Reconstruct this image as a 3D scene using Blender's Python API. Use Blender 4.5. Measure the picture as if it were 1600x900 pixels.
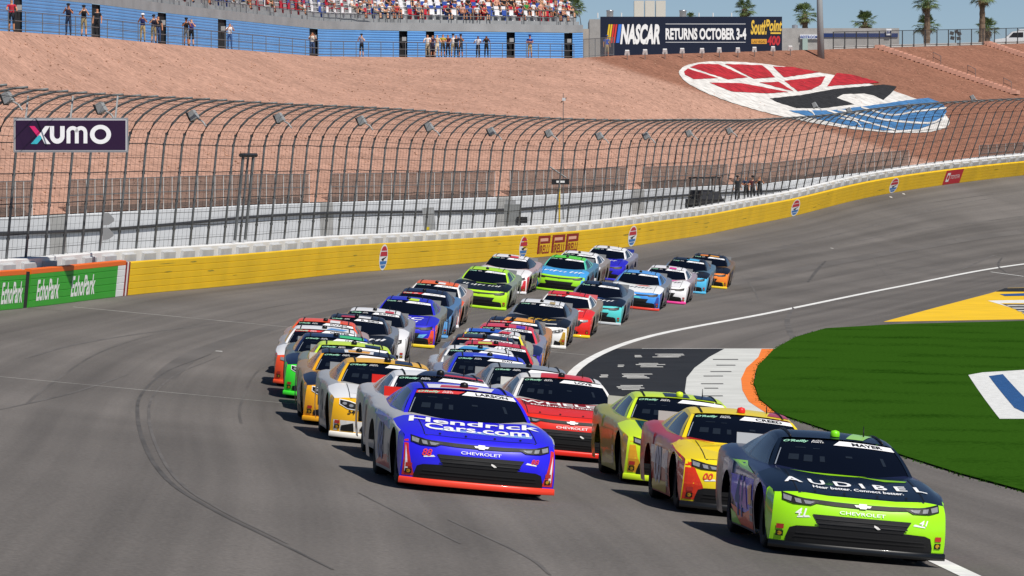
import bpy, bmesh, math, random
import numpy as np
from mathutils import Vector, Matrix
from mathutils.bvhtree import BVHTree
from mathutils.geometry import tessellate_polygon
random.seed(7)
for o in list(bpy.data.objects): bpy.data.objects.remove(o)
SC = bpy.context.scene
COL = SC.collection
# ------------------------------------------------------------ camera, sky, sun
F = 7200.0; CX = 800.0; YH = 350.0; CZ = 4.0
PHI = math.atan((450 - YH) / F)
cam_d = bpy.data.cameras.new('camera'); cam = bpy.data.objects.new('camera', cam_d); COL.objects.link(cam)
cam_d.sensor_width = 36; cam_d.lens = 36 * F / 1600
cam_d.clip_start = 1; cam_d.clip_end = 20000
cam.location = (0, 0, CZ); cam.rotation_euler = (math.pi / 2 - PHI, 0, 0)
SC.camera = cam
SUN_EL, SUN_AZ = math.radians(52), math.radians(143)       # azimuth clockwise from +Y
w = bpy.data.worlds.new('World'); SC.world = w; w.use_nodes = True
nt = w.node_tree; nt.nodes.clear()
sky = nt.nodes.new('ShaderNodeTexSky'); sky.sky_type = 'NISHITA'; sky.sun_disc = False
sky.sun_elevation = SUN_EL; sky.sun_rotation = SUN_AZ; sky.altitude = 2500
sky.air_density = .75; sky.dust_density = .2; sky.ozone_density = 1.5
bg = nt.nodes.new('ShaderNodeBackground'); bg.inputs[1].default_value = 0.068
wo = nt.nodes.new('ShaderNodeOutputWorld')
nt.links.new(sky.outputs[0], bg.inputs[0]); nt.links.new(bg.outputs[0], wo.inputs[0])
sd = bpy.data.lights.new('sun', 'SUN'); sd.energy = 4.6; sd.angle = math.radians(0.53); sd.color = (1, .95, .88)
sun = bpy.data.objects.new('sun', sd); COL.objects.link(sun); sun.location = (60, -60, 90)
tosun = Vector((math.sin(SUN_AZ) * math.cos(SUN_EL), math.cos(SUN_AZ) * math.cos(SUN_EL), math.sin(SUN_EL)))
sun.rotation_euler = (-tosun).to_track_quat('-Z', 'Y').to_euler()
SC.view_settings.view_transform = 'Standard'; SC.view_settings.look = 'None'
SC.view_settings.exposure = 0.0; SC.view_settings.gamma = 1
SC.render.resolution_x = 1024; SC.render.resolution_y = 576

# ------------------------------------------------------------ helpers
def at(px, py, d):
    """world point on the ray of photo pixel (px, py) at distance y = d"""
    cx, cy = (px - CX) / F, (450 - py) / F
    dy = math.cos(PHI) + cy * math.sin(PHI); dz = -math.sin(PHI) + cy * math.cos(PHI)
    return Vector((cx * d / dy, d, CZ + dz * d / dy))
def lin(h):
    h = h.lstrip('#'); c = [int(h[i:i + 2], 16) / 255 for i in (0, 2, 4)]
    return tuple(x / 12.92 if x < .04045 else ((x + .055) / 1.055) ** 2.4 for x in c)
class Spl:
    """monotone-ish cubic through points, linear beyond the ends"""
    def __init__(s, pts):
        s.x = [p[0] for p in pts]; s.y = [p[1] for p in pts]; n = len(pts)
        dl = [(s.y[i + 1] - s.y[i]) / (s.x[i + 1] - s.x[i]) for i in range(n - 1)]
        s.m = [dl[0]] + [(dl[i - 1] + dl[i]) / 2 for i in range(1, n - 1)] + [dl[-1]]
    def __call__(s, v):
        x, y, m = s.x, s.y, s.m
        if v <= x[0]: return y[0] + m[0] * (v - x[0])
        if v >= x[-1]: return y[-1] + m[-1] * (v - x[-1])
        i = 0
        while v > x[i + 1]: i += 1
        h = x[i + 1] - x[i]; t = (v - x[i]) / h
        return ((2*t**3 - 3*t*t + 1) * y[i] + (t**3 - 2*t*t + t) * h * m[i] + (-2*t**3 + 3*t*t) * y[i+1] + (t**3 - t*t) * h * m[i+1])
def lerpt(tab, v):
    return float(np.interp(v, [p[0] for p in tab], [p[1] for p in tab]))
MATS = {}
def mat(name, col, rough=.6, metal=0, spec=.4, coat=0, noise=None, bump=None, alpha=None, emit=None):
    """plain or noise-varied Principled material. noise=(scale, amount[, detail]); bump=(scale, strength, distance)"""
    if name in MATS: return MATS[name]
    m = bpy.data.materials.new(name); m.use_nodes = True; n = m.node_tree; b = n.nodes['Principled BSDF']
    b.inputs['Base Color'].default_value = (*col, 1); b.inputs['Roughness'].default_value = rough
    b.inputs['Metallic'].default_value = metal; b.inputs['Specular IOR Level'].default_value = spec
    if coat: b.inputs['Coat Weight'].default_value = coat; b.inputs['Coat Roughness'].default_value = .06
    tc = None
    if noise or bump:
        tc = n.nodes.new('ShaderNodeTexCoord')
    if noise:
        t = n.nodes.new('ShaderNodeTexNoise'); t.inputs['Scale'].default_value = noise[0]; t.inputs['Detail'].default_value = noise[2] if len(noise) > 2 else 5
        n.links.new(tc.outputs['Object'], t.inputs['Vector'])
        r = n.nodes.new('ShaderNodeValToRGB'); a = noise[1]
        r.color_ramp.elements[0].position = .3; r.color_ramp.elements[1].position = .7
        r.color_ramp.elements[0].color = (*[max(0, c * (1 - a)) for c in col], 1); r.color_ramp.elements[1].color = (*[min(1, c * (1 + a)) for c in col], 1)
        n.links.new(t.outputs['Fac'], r.inputs[0]); n.links.new(r.outputs[0], b.inputs['Base Color'])
    if bump:
        t = n.nodes.new('ShaderNodeTexNoise'); t.inputs['Scale'].default_value = bump[0]; t.inputs['Detail'].default_value = 6
        n.links.new(tc.outputs['Object'], t.inputs['Vector'])
        bu = n.nodes.new('ShaderNodeBump'); bu.inputs['Strength'].default_value = bump[1]; bu.inputs['Distance'].default_value = bump[2]
        n.links.new(t.outputs['Fac'], bu.inputs['Height']); n.links.new(bu.outputs[0], b.inputs['Normal'])
    if alpha is not None: b.inputs['Alpha'].default_value = alpha
    MATS[name] = m; return m
def paint(h):   # glossy car paint / vinyl wrap
    return mat('paint_' + h, lin(h), rough=.34, spec=.35, coat=.35)
def flat(h, rough=.55):
    return mat('flat_%s_%d' % (h, rough * 100), lin(h), rough=rough)
def link(o, parent=None):
    COL.objects.link(o)
    if parent: o.parent = parent
    return o
def tag(o, label=None, cat=None, group=None, kind=None):
    if label: o['label'] = label
    if cat: o['category'] = cat
    if group: o['group'] = group
    if kind: o['kind'] = kind
    return o
def empty(name, loc=(0, 0, 0), rz=0, parent=None):
    o = bpy.data.objects.new(name, None); o.location = loc; o.rotation_euler = (0, 0, rz); o.empty_display_size = .3
    return link(o, parent)
class MB:
    def __init__(s): s.v = []; s.f = []; s.m = []
    def add(s, vs, fs, mi=0):
        k = len(s.v); s.v += [tuple(p) for p in vs]; s.f += [tuple(i + k for i in f) for f in fs]; s.m += [mi] * len(fs); return s
    def box(s, c, size, M=None, mi=0, taper=1.0):
        x, y, z = (a / 2 for a in size); vs = []
        for dz, t in ((-z, 1), (z, taper)):
            for dx, dy in ((-x, -y), (x, -y), (x, y), (-x, y)):
                p = Vector((dx * t, dy * t, dz))
                if M is not None: p = M @ p
                vs.append(p + Vector(c))
        return s.add(vs, [(3, 2, 1, 0), (4, 5, 6, 7), (0, 1, 5, 4), (1, 2, 6, 5), (2, 3, 7, 6), (3, 0, 4, 7)], mi)
    def tube(s, pts, r, n=6, mi=0, cap=True):
        pts = [Vector(p) for p in pts]; N = len(pts); rs = r if isinstance(r, (list, tuple)) else [r] * N; vs = []; fs = []
        for i, p in enumerate(pts):
            t = (pts[min(i + 1, N - 1)] - pts[max(i - 1, 0)]).normalized()
            a = Vector((0, 0, 1)) if abs(t.z) < .9 else Vector((1, 0, 0))
            u = t.cross(a).normalized(); v = u.cross(t)
            for k in range(n):
                an = 2 * math.pi * k / n; vs.append(p + u * math.cos(an) * rs[i] + v * math.sin(an) * rs[i])
        for i in range(N - 1):
            for k in range(n):
                a, b = i * n + k, i * n + (k + 1) % n; fs.append((a, b, b + n, a + n))
        if cap: fs += [tuple(range(n))[::-1], tuple((N - 1) * n + k for k in range(n))]
        return s.add(vs, fs, mi)
    def grid(s, rows, mi=0, flip=False):
        """rows: list of equally long point lists"""
        m = len(rows[0]); vs = [p for r in rows for p in r]; fs = []
        for i in range(len(rows) - 1):
            for j in range(m - 1):
                q = (i * m + j, i * m + j + 1, (i + 1) * m + j + 1, (i + 1) * m + j); fs.append(q[::-1] if flip else q)
        return s.add(vs, fs, mi)
    def poly(s, pts, mi=0):
        tr = tessellate_polygon([[Vector((p[0], p[1], 0)) for p in pts]]); return tr
    def lathe(s, prof, n=20, M=None, mi=0):
        """prof: (radius, height) about local z"""
        vs = []; fs = []
        for (r, h) in prof:
            for k in range(n):
                a = 2 * math.pi * k / n; p = Vector((r * math.cos(a), r * math.sin(a), h)); vs.append(M @ p if M is not None else p)
        for i in range(len(prof) - 1):
            for k in range(n):
                a, b = i * n + k, i * n + (k + 1) % n; fs.append((a, b, b + n, a + n))
        return s.add(vs, fs, mi)
    def mesh(s, name, mats, smooth=False, weld=False):
        me = bpy.data.meshes.new(name); me.from_pydata(s.v, [], s.f)
        for m in (mats if isinstance(mats, (list, tuple)) else [mats]): me.materials.append(m)
        if any(s.m): me.polygons.foreach_set('material_index', s.m)
        if weld:
            bm = bmesh.new(); bm.from_mesh(me); bmesh.ops.remove_doubles(bm, verts=bm.verts, dist=.0005); bmesh.ops.recalc_face_normals(bm, faces=bm.faces); bm.to_mesh(me); bm.free()
        if smooth: me.polygons.foreach_set('use_smooth', [True] * len(me.polygons))
        me.update(); return me
    def build(s, name, mats, parent=None, smooth=False, weld=False):
        o = bpy.data.objects.new(name, s.mesh(name, mats, smooth, weld)); return link(o, parent)
def obj(name, me, parent=None, mats=None):
    o = bpy.data.objects.new(name, me); link(o, parent)
    if mats:
        for i, m in enumerate(mats): o.material_slots[i].link = 'OBJECT'; o.material_slots[i].material = m
    return o
_txt = {}
def text2d(s, shear=0., bold=0.):
    """glyph outlines as (verts, faces), cap height 1, centred on x, baseline 0"""
    key = (s, shear, bold)
    if key in _txt: return _txt[key]
    cu = bpy.data.curves.new('t', 'FONT'); cu.body = s; cu.resolution_u = 3; cu.shear = shear; cu.offset = bold; cu.size = 1
    o = bpy.data.objects.new('t', cu); COL.objects.link(o)
    dg = bpy.context.evaluated_depsgraph_get(); me = bpy.data.meshes.new_from_object(o.evaluated_get(dg))
    vs = [(v.co.x, v.co.y) for v in me.vertices]; fs = [tuple(p.vertices) for p in me.polygons]
    bpy.data.objects.remove(o); bpy.data.curves.remove(cu); bpy.data.meshes.remove(me)
    x0, x1 = min(v[0] for v in vs), max(v[0] for v in vs); k = 1 / .729
    r = ([((x - (x0 + x1) / 2) * k, y * k) for x, y in vs], fs, (x1 - x0) * k); _txt[key] = r; return r
def cut2d(vs, fs, step):
    """split a flat figure along a square grid so that it can follow a curved surface"""
    bm = bmesh.new(); bv = [bm.verts.new((x, y, 0)) for x, y in vs]
    for f in fs:
        try: bm.faces.new([bv[i] for i in f])
        except ValueError: pass
    for ax in (0, 1):
        lo = min(v[ax] for v in vs); hi = max(v[ax] for v in vs); k = math.ceil(lo / step)
        while k * step < hi:
            p = [0, 0, 0]; p[ax] = k * step; nn = [0, 0, 0]; nn[ax] = 1
            bmesh.ops.bisect_plane(bm, geom=bm.verts[:] + bm.edges[:] + bm.faces[:], plane_co=p, plane_no=nn); k += 1
    bm.verts.index_update(); r = [(v.co.x, v.co.y) for v in bm.verts], [tuple(v.index for v in f.verts) for f in bm.faces]
    bm.free(); return r
def poly2d(pts):
    return [tuple(p) for p in pts], [tuple(t) for t in tessellate_polygon([[Vector((p[0], p[1], 0)) for p in pts]])]
def textbox(s, wid, hei, shear=0., bold=0.):
    """text scaled to fill a wid x hei box, centred"""
    v, f, L = text2d(s, shear, bold); return [(x * wid / L, (y - .5) * hei) for x, y in v], f
def shift(vf, dx, dy): return [(x + dx, y + dy) for x, y in vf[0]], vf[1]
def join2d(*parts):
    V = []; Fc = []
    for v, f in parts: k = len(V); V += v; Fc += [tuple(i + k for i in q) for q in f]
    return V, Fc

# ------------------------------------------------------------ the lie of the land (all heights from the photo's cars, lines and wall)
_W = [(20,5.9,-3.6),(51.3,4.7,-3.74),(85,2.4,-4.0),(119.5,1.5,-3.98),(147,4.08,-3.675),(173,9.6,-3.36),(213,17.75,-2.93),(268,29.8,-2.34),(293,37.5,-2.1),(322,48.5,-1.9),(360,63,-1.8)]
XW = Spl([(a, b) for a, b, c in _W]); ZW = Spl([(a, c + CZ) for a, b, c in _W])
WP = [(0,485.5,128),(200,462,142),(400,442,157),(600,422,176),(800,407,198),(985,385,219),(1200,347,260),(1400,300,293),(1600,274,322)]
_wa = [at(*p) for p in WP]
XA = Spl([(60, -25.2), (100, -18.9)] + [(p.y, p.x) for p in _wa] + [(365, 53.5)])
_za = Spl([(p.y, p.z) for p in _wa])
def slope(d):
    dd = min(max(d, 128), 325); s = (_za(dd) - ZW(dd)) / (XW(dd) - XA(dd))
    return s if d >= 128 else s + (.093 - s) * min(1, (128 - d) / 30)
_sl = Spl([(d, slope(d)) for d in (20, 60, 100, 128, 145, 165, 185, 205, 225, 245, 265, 285, 305, 322)])
def zs(x, d):
    t = XW(d) - x; return ZW(d) + (_sl(min(d, 325)) * t if t > 0 else 0)
def gp(px, py, lift=0.):
    """photo pixel -> point on the track / infield"""
    lo = 22.; 
    while lo < 420:
        p = at(px, py, lo)
        if p.z < zs(p.x, lo): break
        lo += 1.5
    a, b = lo - 1.5, lo
    for _ in range(25):
        m = (a + b) / 2; p = at(px, py, m)
        if p.z < zs(p.x, m): b = m
        else: a = m
    p = at(px, py, b); p.z += lift; return p
def sheet(pts, lift, step=1.0):
    """polygon given as (x, d) corners -> strips that follow the ground, as MB"""
    mb = MB(); n = len(pts); d0 = min(p[1] for p in pts) + 1e-4; d1 = max(p[1] for p in pts) - 1e-4
    ds = sorted(set([d0 + (d1 - d0) * i / max(1, int((d1 - d0) / step)) for i in range(max(1, int((d1 - d0) / step)) + 1)] + [min(max(p[1], d0), d1) for p in pts]))
    def cross(d):
        xs = []
        for i in range(n):
            (x0, y0), (x1, y1) = pts[i], pts[(i + 1) % n]
            if (y0 <= d < y1) or (y1 <= d < y0): xs.append(x0 + (x1 - x0) * (d - y0) / (y1 - y0))
        return sorted(xs)
    for a, b in zip(ds[:-1], ds[1:]):
        if b - a < 1e-5: continue
        e = (b - a) * 1e-3; xa, xb = cross(a + e), cross(b - e)
        if len(xa) != len(xb): continue
        for k in range(0, len(xa) - 1, 2):
            nx = 6; ra = [(x, a) for x in np.linspace(xa[k], xa[k+1], nx)]; rb = [(x, b) for x in np.linspace(xb[k], xb[k+1], nx)]
            mb.grid([[(x, d, zs(x, d) + lift) for x, d in r] for r in (ra, rb)])
    return mb
def px_sheet(pix, lift, step=1.0):
    return sheet([(p.x, p.y) for p in (gp(*q) for q in pix)], lift, step)
def ribbon(pts, wid, lift, step=1.5):
    """painted line along (x, d) points"""
    P = [Vector((x, d)) for x, d in pts]; Q = [P[0]]
    for a, b in zip(P[:-1], P[1:]):
        k = max(1, int((b - a).length / step)); Q += [a + (b - a) * i / k for i in range(1, k + 1)]
    rows = []
    for i, q in enumerate(Q):
        t = (Q[min(i + 1, len(Q) - 1)] - Q[max(i - 1, 0)]).normalized(); nn = Vector((-t.y, t.x))
        wv = wid(i / (len(Q) - 1)) if callable(wid) else wid
        rows.append([(q.x + nn.x * s * wv, q.y + nn.y * s * wv) for s in (-.5, .5)])
    mb = MB(); mb.grid([[(x, d, zs(x, d) + lift) for x, d in r] for r in rows]); return mb
# ------------------------------------------------------------ ground materials
def asphalt_mat(name, base, var):
    m = bpy.data.materials.new(name); m.use_nodes = True; n = m.node_tree; b = n.nodes['Principled BSDF']; L = n.links
    b.inputs['Roughness'].default_value = .82; b.inputs['Specular IOR Level'].default_value = .25
    tc = n.nodes.new('ShaderNodeTexCoord'); 
    def noise(src, scale, vec, det=5):
        mp = n.nodes.new('ShaderNodeMapping'); mp.inputs['Scale'].default_value = vec; L.new(tc.outputs[src], mp.inputs[0])
        t = n.nodes.new('ShaderNodeTexNoise'); t.inputs['Scale'].default_value = scale; t.inputs['Detail'].default_value = det; L.new(mp.outputs[0], t.inputs[0]); return t
    streak = noise('UV', 1.0, (1.1, .012, 1), 6); patch = noise('Object', .09, (1, 1, 1), 6); grain = noise('Object', 22, (1, 1, 1), 3); seam = noise('UV', 1.0, (5.0, .02, 1), 4)
    def mix(a, bcol, fac_sock, lo, hi):
        r = n.nodes.new('ShaderNodeMapRange'); r.inputs[1].default_value = .3; r.inputs[2].default_value = .7; r.inputs[3].default_value = lo; r.inputs[4].default_value = hi
        L.new(fac_sock, r.inputs[0]); mm = n.nodes.new('ShaderNodeMath'); mm.operation = 'MULTIPLY'
        if isinstance(a, float): mm.inputs[0].default_value = a
        else: L.new(a, mm.inputs[0])
        L.new(r.outputs[0], mm.inputs[1]); return mm.outputs[0]
    f = mix(1.0, None, streak.outputs['Fac'], 1 - var, 1 + var); f = mix(f, None, patch.outputs['Fac'], .84, 1.14); f = mix(f, None, grain.outputs['Fac'], .8, 1.2); f = mix(f, None, seam.outputs['Fac'], .95, 1.05)
    vm = n.nodes.new('ShaderNodeVectorMath'); vm.operation = 'SCALE'; vm.inputs[0].default_value = base; L.new(f, vm.inputs['Scale']); L.new(vm.outputs[0], b.inputs['Base Color'])
    bu = n.nodes.new('ShaderNodeBump'); bu.inputs['Strength'].default_value = .35; bu.inputs['Distance'].default_value = .01
    L.new(grain.outputs['Fac'], bu.inputs['Height']); L.new(bu.outputs[0], b.inputs['Normal']); return m
M_ASPH = asphalt_mat('worn_asphalt', (.138, .126, .116), .24)
M_WHITE = mat('white_line_paint', (.78, .78, .76), .7, noise=(3, .14))
def with_uv(o):
    me = o.data; uv = me.uv_layers.new(name='UVMap'); 
    for l in me.loops:
        c = me.vertices[l.vertex_index].co; uv.data[l.index].uv = ((XW(c.y) - c.x), c.y)
    return o
# track: banked racing surface up to the wall and the flat apron beside it
rows = []
for i in range(0, 122):
    d = 22 + i * 3.0; a, wl = XA(d) - .3, XW(d)
    xs = [a + (wl - a) * k / 16 for k in range(17)] + [wl + (k ** 1.6) * .8 for k in range(1, 18)]
    rows.append([(x, d, zs(x, d)) for x in xs])
track = with_uv(MB().grid(rows, flip=True).build('race_track', M_ASPH, smooth=True)); tag(track, 'banked grey asphalt race track with its flat apron', kind='structure')
# wide desert floor far below and behind everything
g = MB(); g.grid([[(x, y, -6.0) for x in (-9000, -300, 300, 9000)] for y in (-400, 300, 1500, 12000)], flip=True)
tag(g.build('ground', mat('desert', (.36, .25, .18), .9, noise=(.02, .2))), 'flat desert ground around the track', kind='structure')
def paintpart(mb, name, m, label=None): 
    o = mb.build(name, m, track, smooth=True)
    if label: o['label'] = label
    return o
# white boundary line between banking and apron
ln = [(XW(d), d) for d in np.arange(30, 330, 3)]
paintpart(ribbon(ln, .25, .006), 'boundary_line', M_WHITE, 'long white line along the foot of the banking')
for d in (133.5, 87.2):
    paintpart(ribbon([(XA(d) + .6, d), (XW(d), d + (.4 if d > 100 else 0))], .09, .005), 'cross_line', mat('worn_white_paint', (.5, .49, .46), .8, noise=(.9, .35)), 'thin white line across the banking')
# tyre marks: dark ribbons laid on the asphalt
M_MARK = mat('tyre_rubber_mark', (.088, .082, .077), .8, noise=(.6, .28))
M_MARK2 = mat('faint_tyre_mark', (.122, .113, .106), .8, noise=(.6, .22))
def mark(pix, wid, m=M_MARK, lift=.004):
    P = [gp(*q) for q in pix]; sx = Spl([(i, p.x) for i, p in enumerate(P)]); sy = Spl([(i, p.y) for i, p in enumerate(P)])
    pts = [(sx(i / 6), sy(i / 6)) for i in range(6 * (len(P) - 1) + 1)]
    paintpart(ribbon(pts, lambda u: wid * (.35 + .65 * math.sin(math.pi * min(max(u, .02), .98)) ** .5), lift), 'tyre_mark', m)
mark([(330,553),(262,580),(222,615),(215,650),(228,700),(262,750),(330,795),(430,845),(520,890)], .065, M_MARK)
mark([(345,556),(278,584),(240,618),(233,655),(248,705),(282,755),(350,800),(450,850)], .05, M_MARK2)
mark([(1200,388),(1300,368),(1400,343),(1500,318),(1600,303)], .09, M_MARK2)
mark([(1180,402),(1290,385),(1400,365),(1500,350),(1600,339)], .09, M_MARK2)
mark([(1262,441),(1275,424),(1290,408)], .16)
mark([(1160,432),(1175,448),(1186,470)], .08, M_MARK2)
mark([(1365,403),(1375,418),(1392,436)], .08, M_MARK2)
mark([(1490,425),(1545,402),(1568,398)], .14, M_MARK2)
mark([(1380,430),(1430,425),(1490,416)], .10, M_MARK2)
mark([(1390,420),(1450,416),(1500,410),(1560,402)], .08, M_MARK2)
mark([(1240,480),(1230,500),(1238,525),(1255,540)], .20, M_MARK2)
mark([(1566,402),(1560,414),(1572,426)], .14)
mark([(40,560),(120,538),(230,520),(380,500)], .10, M_MARK2)
mark([(0,640),(120,612),(200,585)], .07, M_MARK2)
mark([(700,812),(820,868),(860,899)], .05, M_MARK2)
mark([(560,770),(640,810),(720,850)], .05, M_MARK2)
for t_, w_, d0_, d1_ in ((3.6, .05, 75, 330), (7.3, .05, 75, 330), (11.0, .06, 75, 330), (5.2, .6, 95, 300), (9.2, .5, 95, 250)):     # paving seams and a dark racing groove
    paintpart(ribbon([(XW(d) - t_ + .12 * math.sin(d * .05 + t_), d) for d in np.arange(d0_, d1_, 4)], w_, .0025), 'paving_seam', mat('seam_tar', (.112, .103, .095), .8, noise=(.15, .3)) if w_ < .2 else mat('racing_groove', (.128, .117, .108), .8, noise=(.12, .2)))
mark([(100,486),(70,484),(43,482)], .10)  # dark line running out from the foot of the barrier gap
for q in ((1300,388),(1392,308),(1412,303),(342,549)):
    c = gp(*q); k_ = .09; paintpart(sheet([(c.x - k_, c.y - .3), (c.x + k_, c.y - .22), (c.x + k_ * .9, c.y + .3), (c.x - k_ * .9, c.y + .22)], .006, .5), 'pale_patch', mat('pale_patch_paint', (.5, .49, .47), .8, noise=(4, .3)))
# apron paint: black lettered panel, white panel, orange edge
M_BLK = mat('black_apron_paint', (.014, .015, .017), .75, noise=(.7, .35), bump=(20, .2, .01))
M_WPN = mat('white_apron_paint', (.62, .63, .60), .75, noise=(.8, .10))
M_ORG = mat('orange_apron_paint', lin('f07f2c'), .7, noise=(1.2, .12))
black = [(1012,545),(1132,545),(1108,558),(1085,575),(1073,590),(1070,612),(1078,628),(1090,645),]
_bl = [(p.x, p.y) for p in (gp(*q) for q in black)]; _d0, _d1 = _bl[-1][1], _bl[0][1]
_bl += [(XW(d) + .10, d) for d in np.linspace(_d0, _d1, 16)]
paintpart(sheet(_bl, .004), 'black_panel', M_BLK, 'black painted panel on the apron')
white = [(1132,545),(1218,545),(1185,558),(1166,575),(1158,592),(1160,610),(1170,628),(1196,645),(1090,645),(1078,628),(1070,612),(1073,590),(1085,575),(1108,558)]
paintpart(px_sheet(white, .0045), 'white_panel', M_WPN, 'white painted panel on the apron')
orange = [(1190,545.5),(1222,545.5),(1200,562),(1181,578),(1177,600),(1185,622),(1214,645),(1196,645),(1170,628),(1160,610),(1158,592),(1166,575),(1185,558)]
paintpart(px_sheet(orange, .0085, .5), 'orange_edge', M_ORG, 'orange painted edge beside the grass')
for y0 in (545, 645.5):
    a, b = gp(1003 if y0 < 600 else 900, y0), gp(1222 if y0 < 600 else 1300, y0); paintpart(ribbon([(a.x, a.y), (b.x, b.y)], .14, .011), 'panel_edge_line', M_WHITE)
# worn white lettering on the black panel and scuffs on the white one (too worn to read in the photo)
def dashes(c0, wpx, hpx, n, m, nm):
    mb = MB()
    for i in range(n):
        y = c0[1] - hpx / 2 + hpx * (i + .5) / n; x0 = c0[0] - wpx / 2 + random.uniform(0, .3) * wpx; x1 = c0[0] + wpx / 2 - random.uniform(0, .35) * wpx
        k = px_sheet([(x0, y - hpx / n * .33), (x1, y - hpx / n * .33), (x1 + 1, y + hpx / n * .33), (x0 + 1, y + hpx / n * .33)], .010, .4); mb.add(k.v, k.f)
    if mb.v: paintpart(mb, nm, m)
M_WORN = mat('worn_lettering_paint', (.5, .5, .48), .8, noise=(2.5, .4))
for c0, wx, hy, n in (((1044,556),52,6,4),((997,557),12,4,2),((1017,571),52,7,4),((968,572),14,4,2),((995,588),52,8,4),((943,588),14,5,2),((985,606),54,8,4),((928,606),14,5,2),((975,625),50,9,4)):
    dashes(c0, wx, hy, n, M_WORN, 'worn_lettering')
for i, (cx, cy) in enumerate(((1139,562),(1133,571),(1122,581),(1114,588),(1112,600),(1113,607),(1115,619))):
    dashes((cx, cy), 52, 1.7, 1, mat('dark_scuff', (.10, .10, .10), .8, noise=(3, .3)), 'scuff')
# yellow infield marking at the right
yel = [(1380,503),(1545,459),(1575,450),(1760,446),(1760,497),(1600,499)]
paintpart(px_sheet(yel, .005), 'yellow_panel', mat('yellow_ground_paint', lin('eec11c'), .7, noise=(.7, .08)), 'yellow painted wedge on the infield')
paintpart(px_sheet([(1556,456),(1570,450.5),(1760,447),(1760,456)], .010), 'black_band', M_BLK)
paintpart(px_sheet([(1543,470),(1760,466),(1760,474),(1562,474),(1640,494),(1625,495)], .010, .5), 'white_stripe', M_WHITE)
paintpart(px_sheet([(1566,475.5),(1760,475.5),(1760,492),(1610,493)], .012), 'black_inset', M_BLK)
for k in range(4): paintpart(px_sheet([(1572 + k * 8, 477 + k * 4), (1760, 477 + k * 4), (1760, 479 + k * 4), (1576 + k * 8, 479 + k * 4)], .016, .5), 'white_bar', M_WORN)
paintpart(px_sheet([(1562,460),(1640,457),(1640,462),(1570,463)], .014, .5), 'blue_dash', flat('24508a'))
a, b = gp(1548, 425), gp(1600, 432); paintpart(ribbon([(a.x, a.y), (b.x, b.y), (b.x * 1.4, b.y - 6)], .12, .008), 'side_line', M_WHITE)
# grass
def grass_mat(name, c0, c1):
    m = bpy.data.materials.new(name); m.use_nodes = True; n = m.node_tree; b = n.nodes['Principled BSDF']; L = n.links
    b.inputs['Roughness'].default_value = 1; b.inputs['Specular IOR Level'].default_value = 0
    tc = n.nodes.new('ShaderNodeTexCoord'); f = n.nodes.new('ShaderNodeTexNoise'); f.inputs['Scale'].default_value = 9; f.inputs['Detail'].default_value = 8; L.new(tc.outputs['Object'], f.inputs[0])
    p = n.nodes.new('ShaderNodeTexNoise'); p.inputs['Scale'].default_value = .35; p.inputs['Detail'].default_value = 5; L.new(tc.outputs['Object'], p.inputs[0])
    wv = n.nodes.new('ShaderNodeTexWave'); wv.inputs['Scale'].default_value = .09; wv.inputs['Distortion'].default_value = 1.5; wv.bands_direction = 'DIAGONAL'; L.new(tc.outputs['Object'], wv.inputs[0])
    s = n.nodes.new('ShaderNodeMath'); s.operation = 'MULTIPLY_ADD'; L.new(p.outputs['Fac'], s.inputs[0]); s.inputs[1].default_value = .9; L.new(f.outputs['Fac'], s.inputs[2])
    s2 = n.nodes.new('ShaderNodeMath'); s2.operation = 'MULTIPLY_ADD'; L.new(wv.outputs['Fac'], s2.inputs[0]); s2.inputs[1].default_value = .22; L.new(s.outputs[0], s2.inputs[2])
    r = n.nodes.new('ShaderNodeValToRGB'); r.color_ramp.elements[0].position = .75; r.color_ramp.elements[1].position = 1.25 if False else 1.0; r.color_ramp.elements[0].color = (*c0, 1); r.color_ramp.elements[1].color = (*c1, 1)
    L.new(s2.outputs[0], r.inputs[0]); L.new(r.outputs[0], b.inputs['Base Color'])
    bu = n.nodes.new('ShaderNodeBump'); bu.inputs['Strength'].default_value = .9; bu.inputs['Distance'].default_value = .05; L.new(f.outputs['Fac'], bu.inputs['Height']); L.new(bu.outputs[0], b.inputs['Normal']); return m
M_GRASS = grass_mat('mown_grass', (.0125, .047, .0035), (.029, .088, .008))
gpx = [(1760,499),(1600,502.5),(1500,505),(1400,507.5),(1290,514),(1242,528),(1208,548),(1184,573),(1178,600),(1187,625),(1214,647),(1300,676),(1400,710),(1500,742),(1600,769),(1760,812)]
gxy = [(p.x, p.y) for p in (gp(*q) for q in gpx)]
tag(sheet(gxy, .03, .7).build('grass', M_GRASS, smooth=True), 'bright green mown infield grass', kind='structure')
blades = MB(); rg = random.Random(3)
for (x0, y0), (x1, y1) in zip(gxy[3:-1], gxy[4:]):            # ragged blades along the edge of the turf
    k = int(math.hypot(x1 - x0, y1 - y0) * 14)
    for i in range(k):
        u = rg.random(); x = x0 + (x1 - x0) * u + rg.gauss(0, .05); y = y0 + (y1 - y0) * u + rg.gauss(0, .05); a = rg.random() * 6.3; h = rg.uniform(.02, .045); z = zs(x, y)
        dx, dy = math.cos(a) * .018, math.sin(a) * .018
        blades.add([(x - dx, y - dy, z), (x + dx, y + dy, z), (x + rg.gauss(0, .02), y + rg.gauss(0, .02), z + h)], [(0, 1, 2)])
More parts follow.
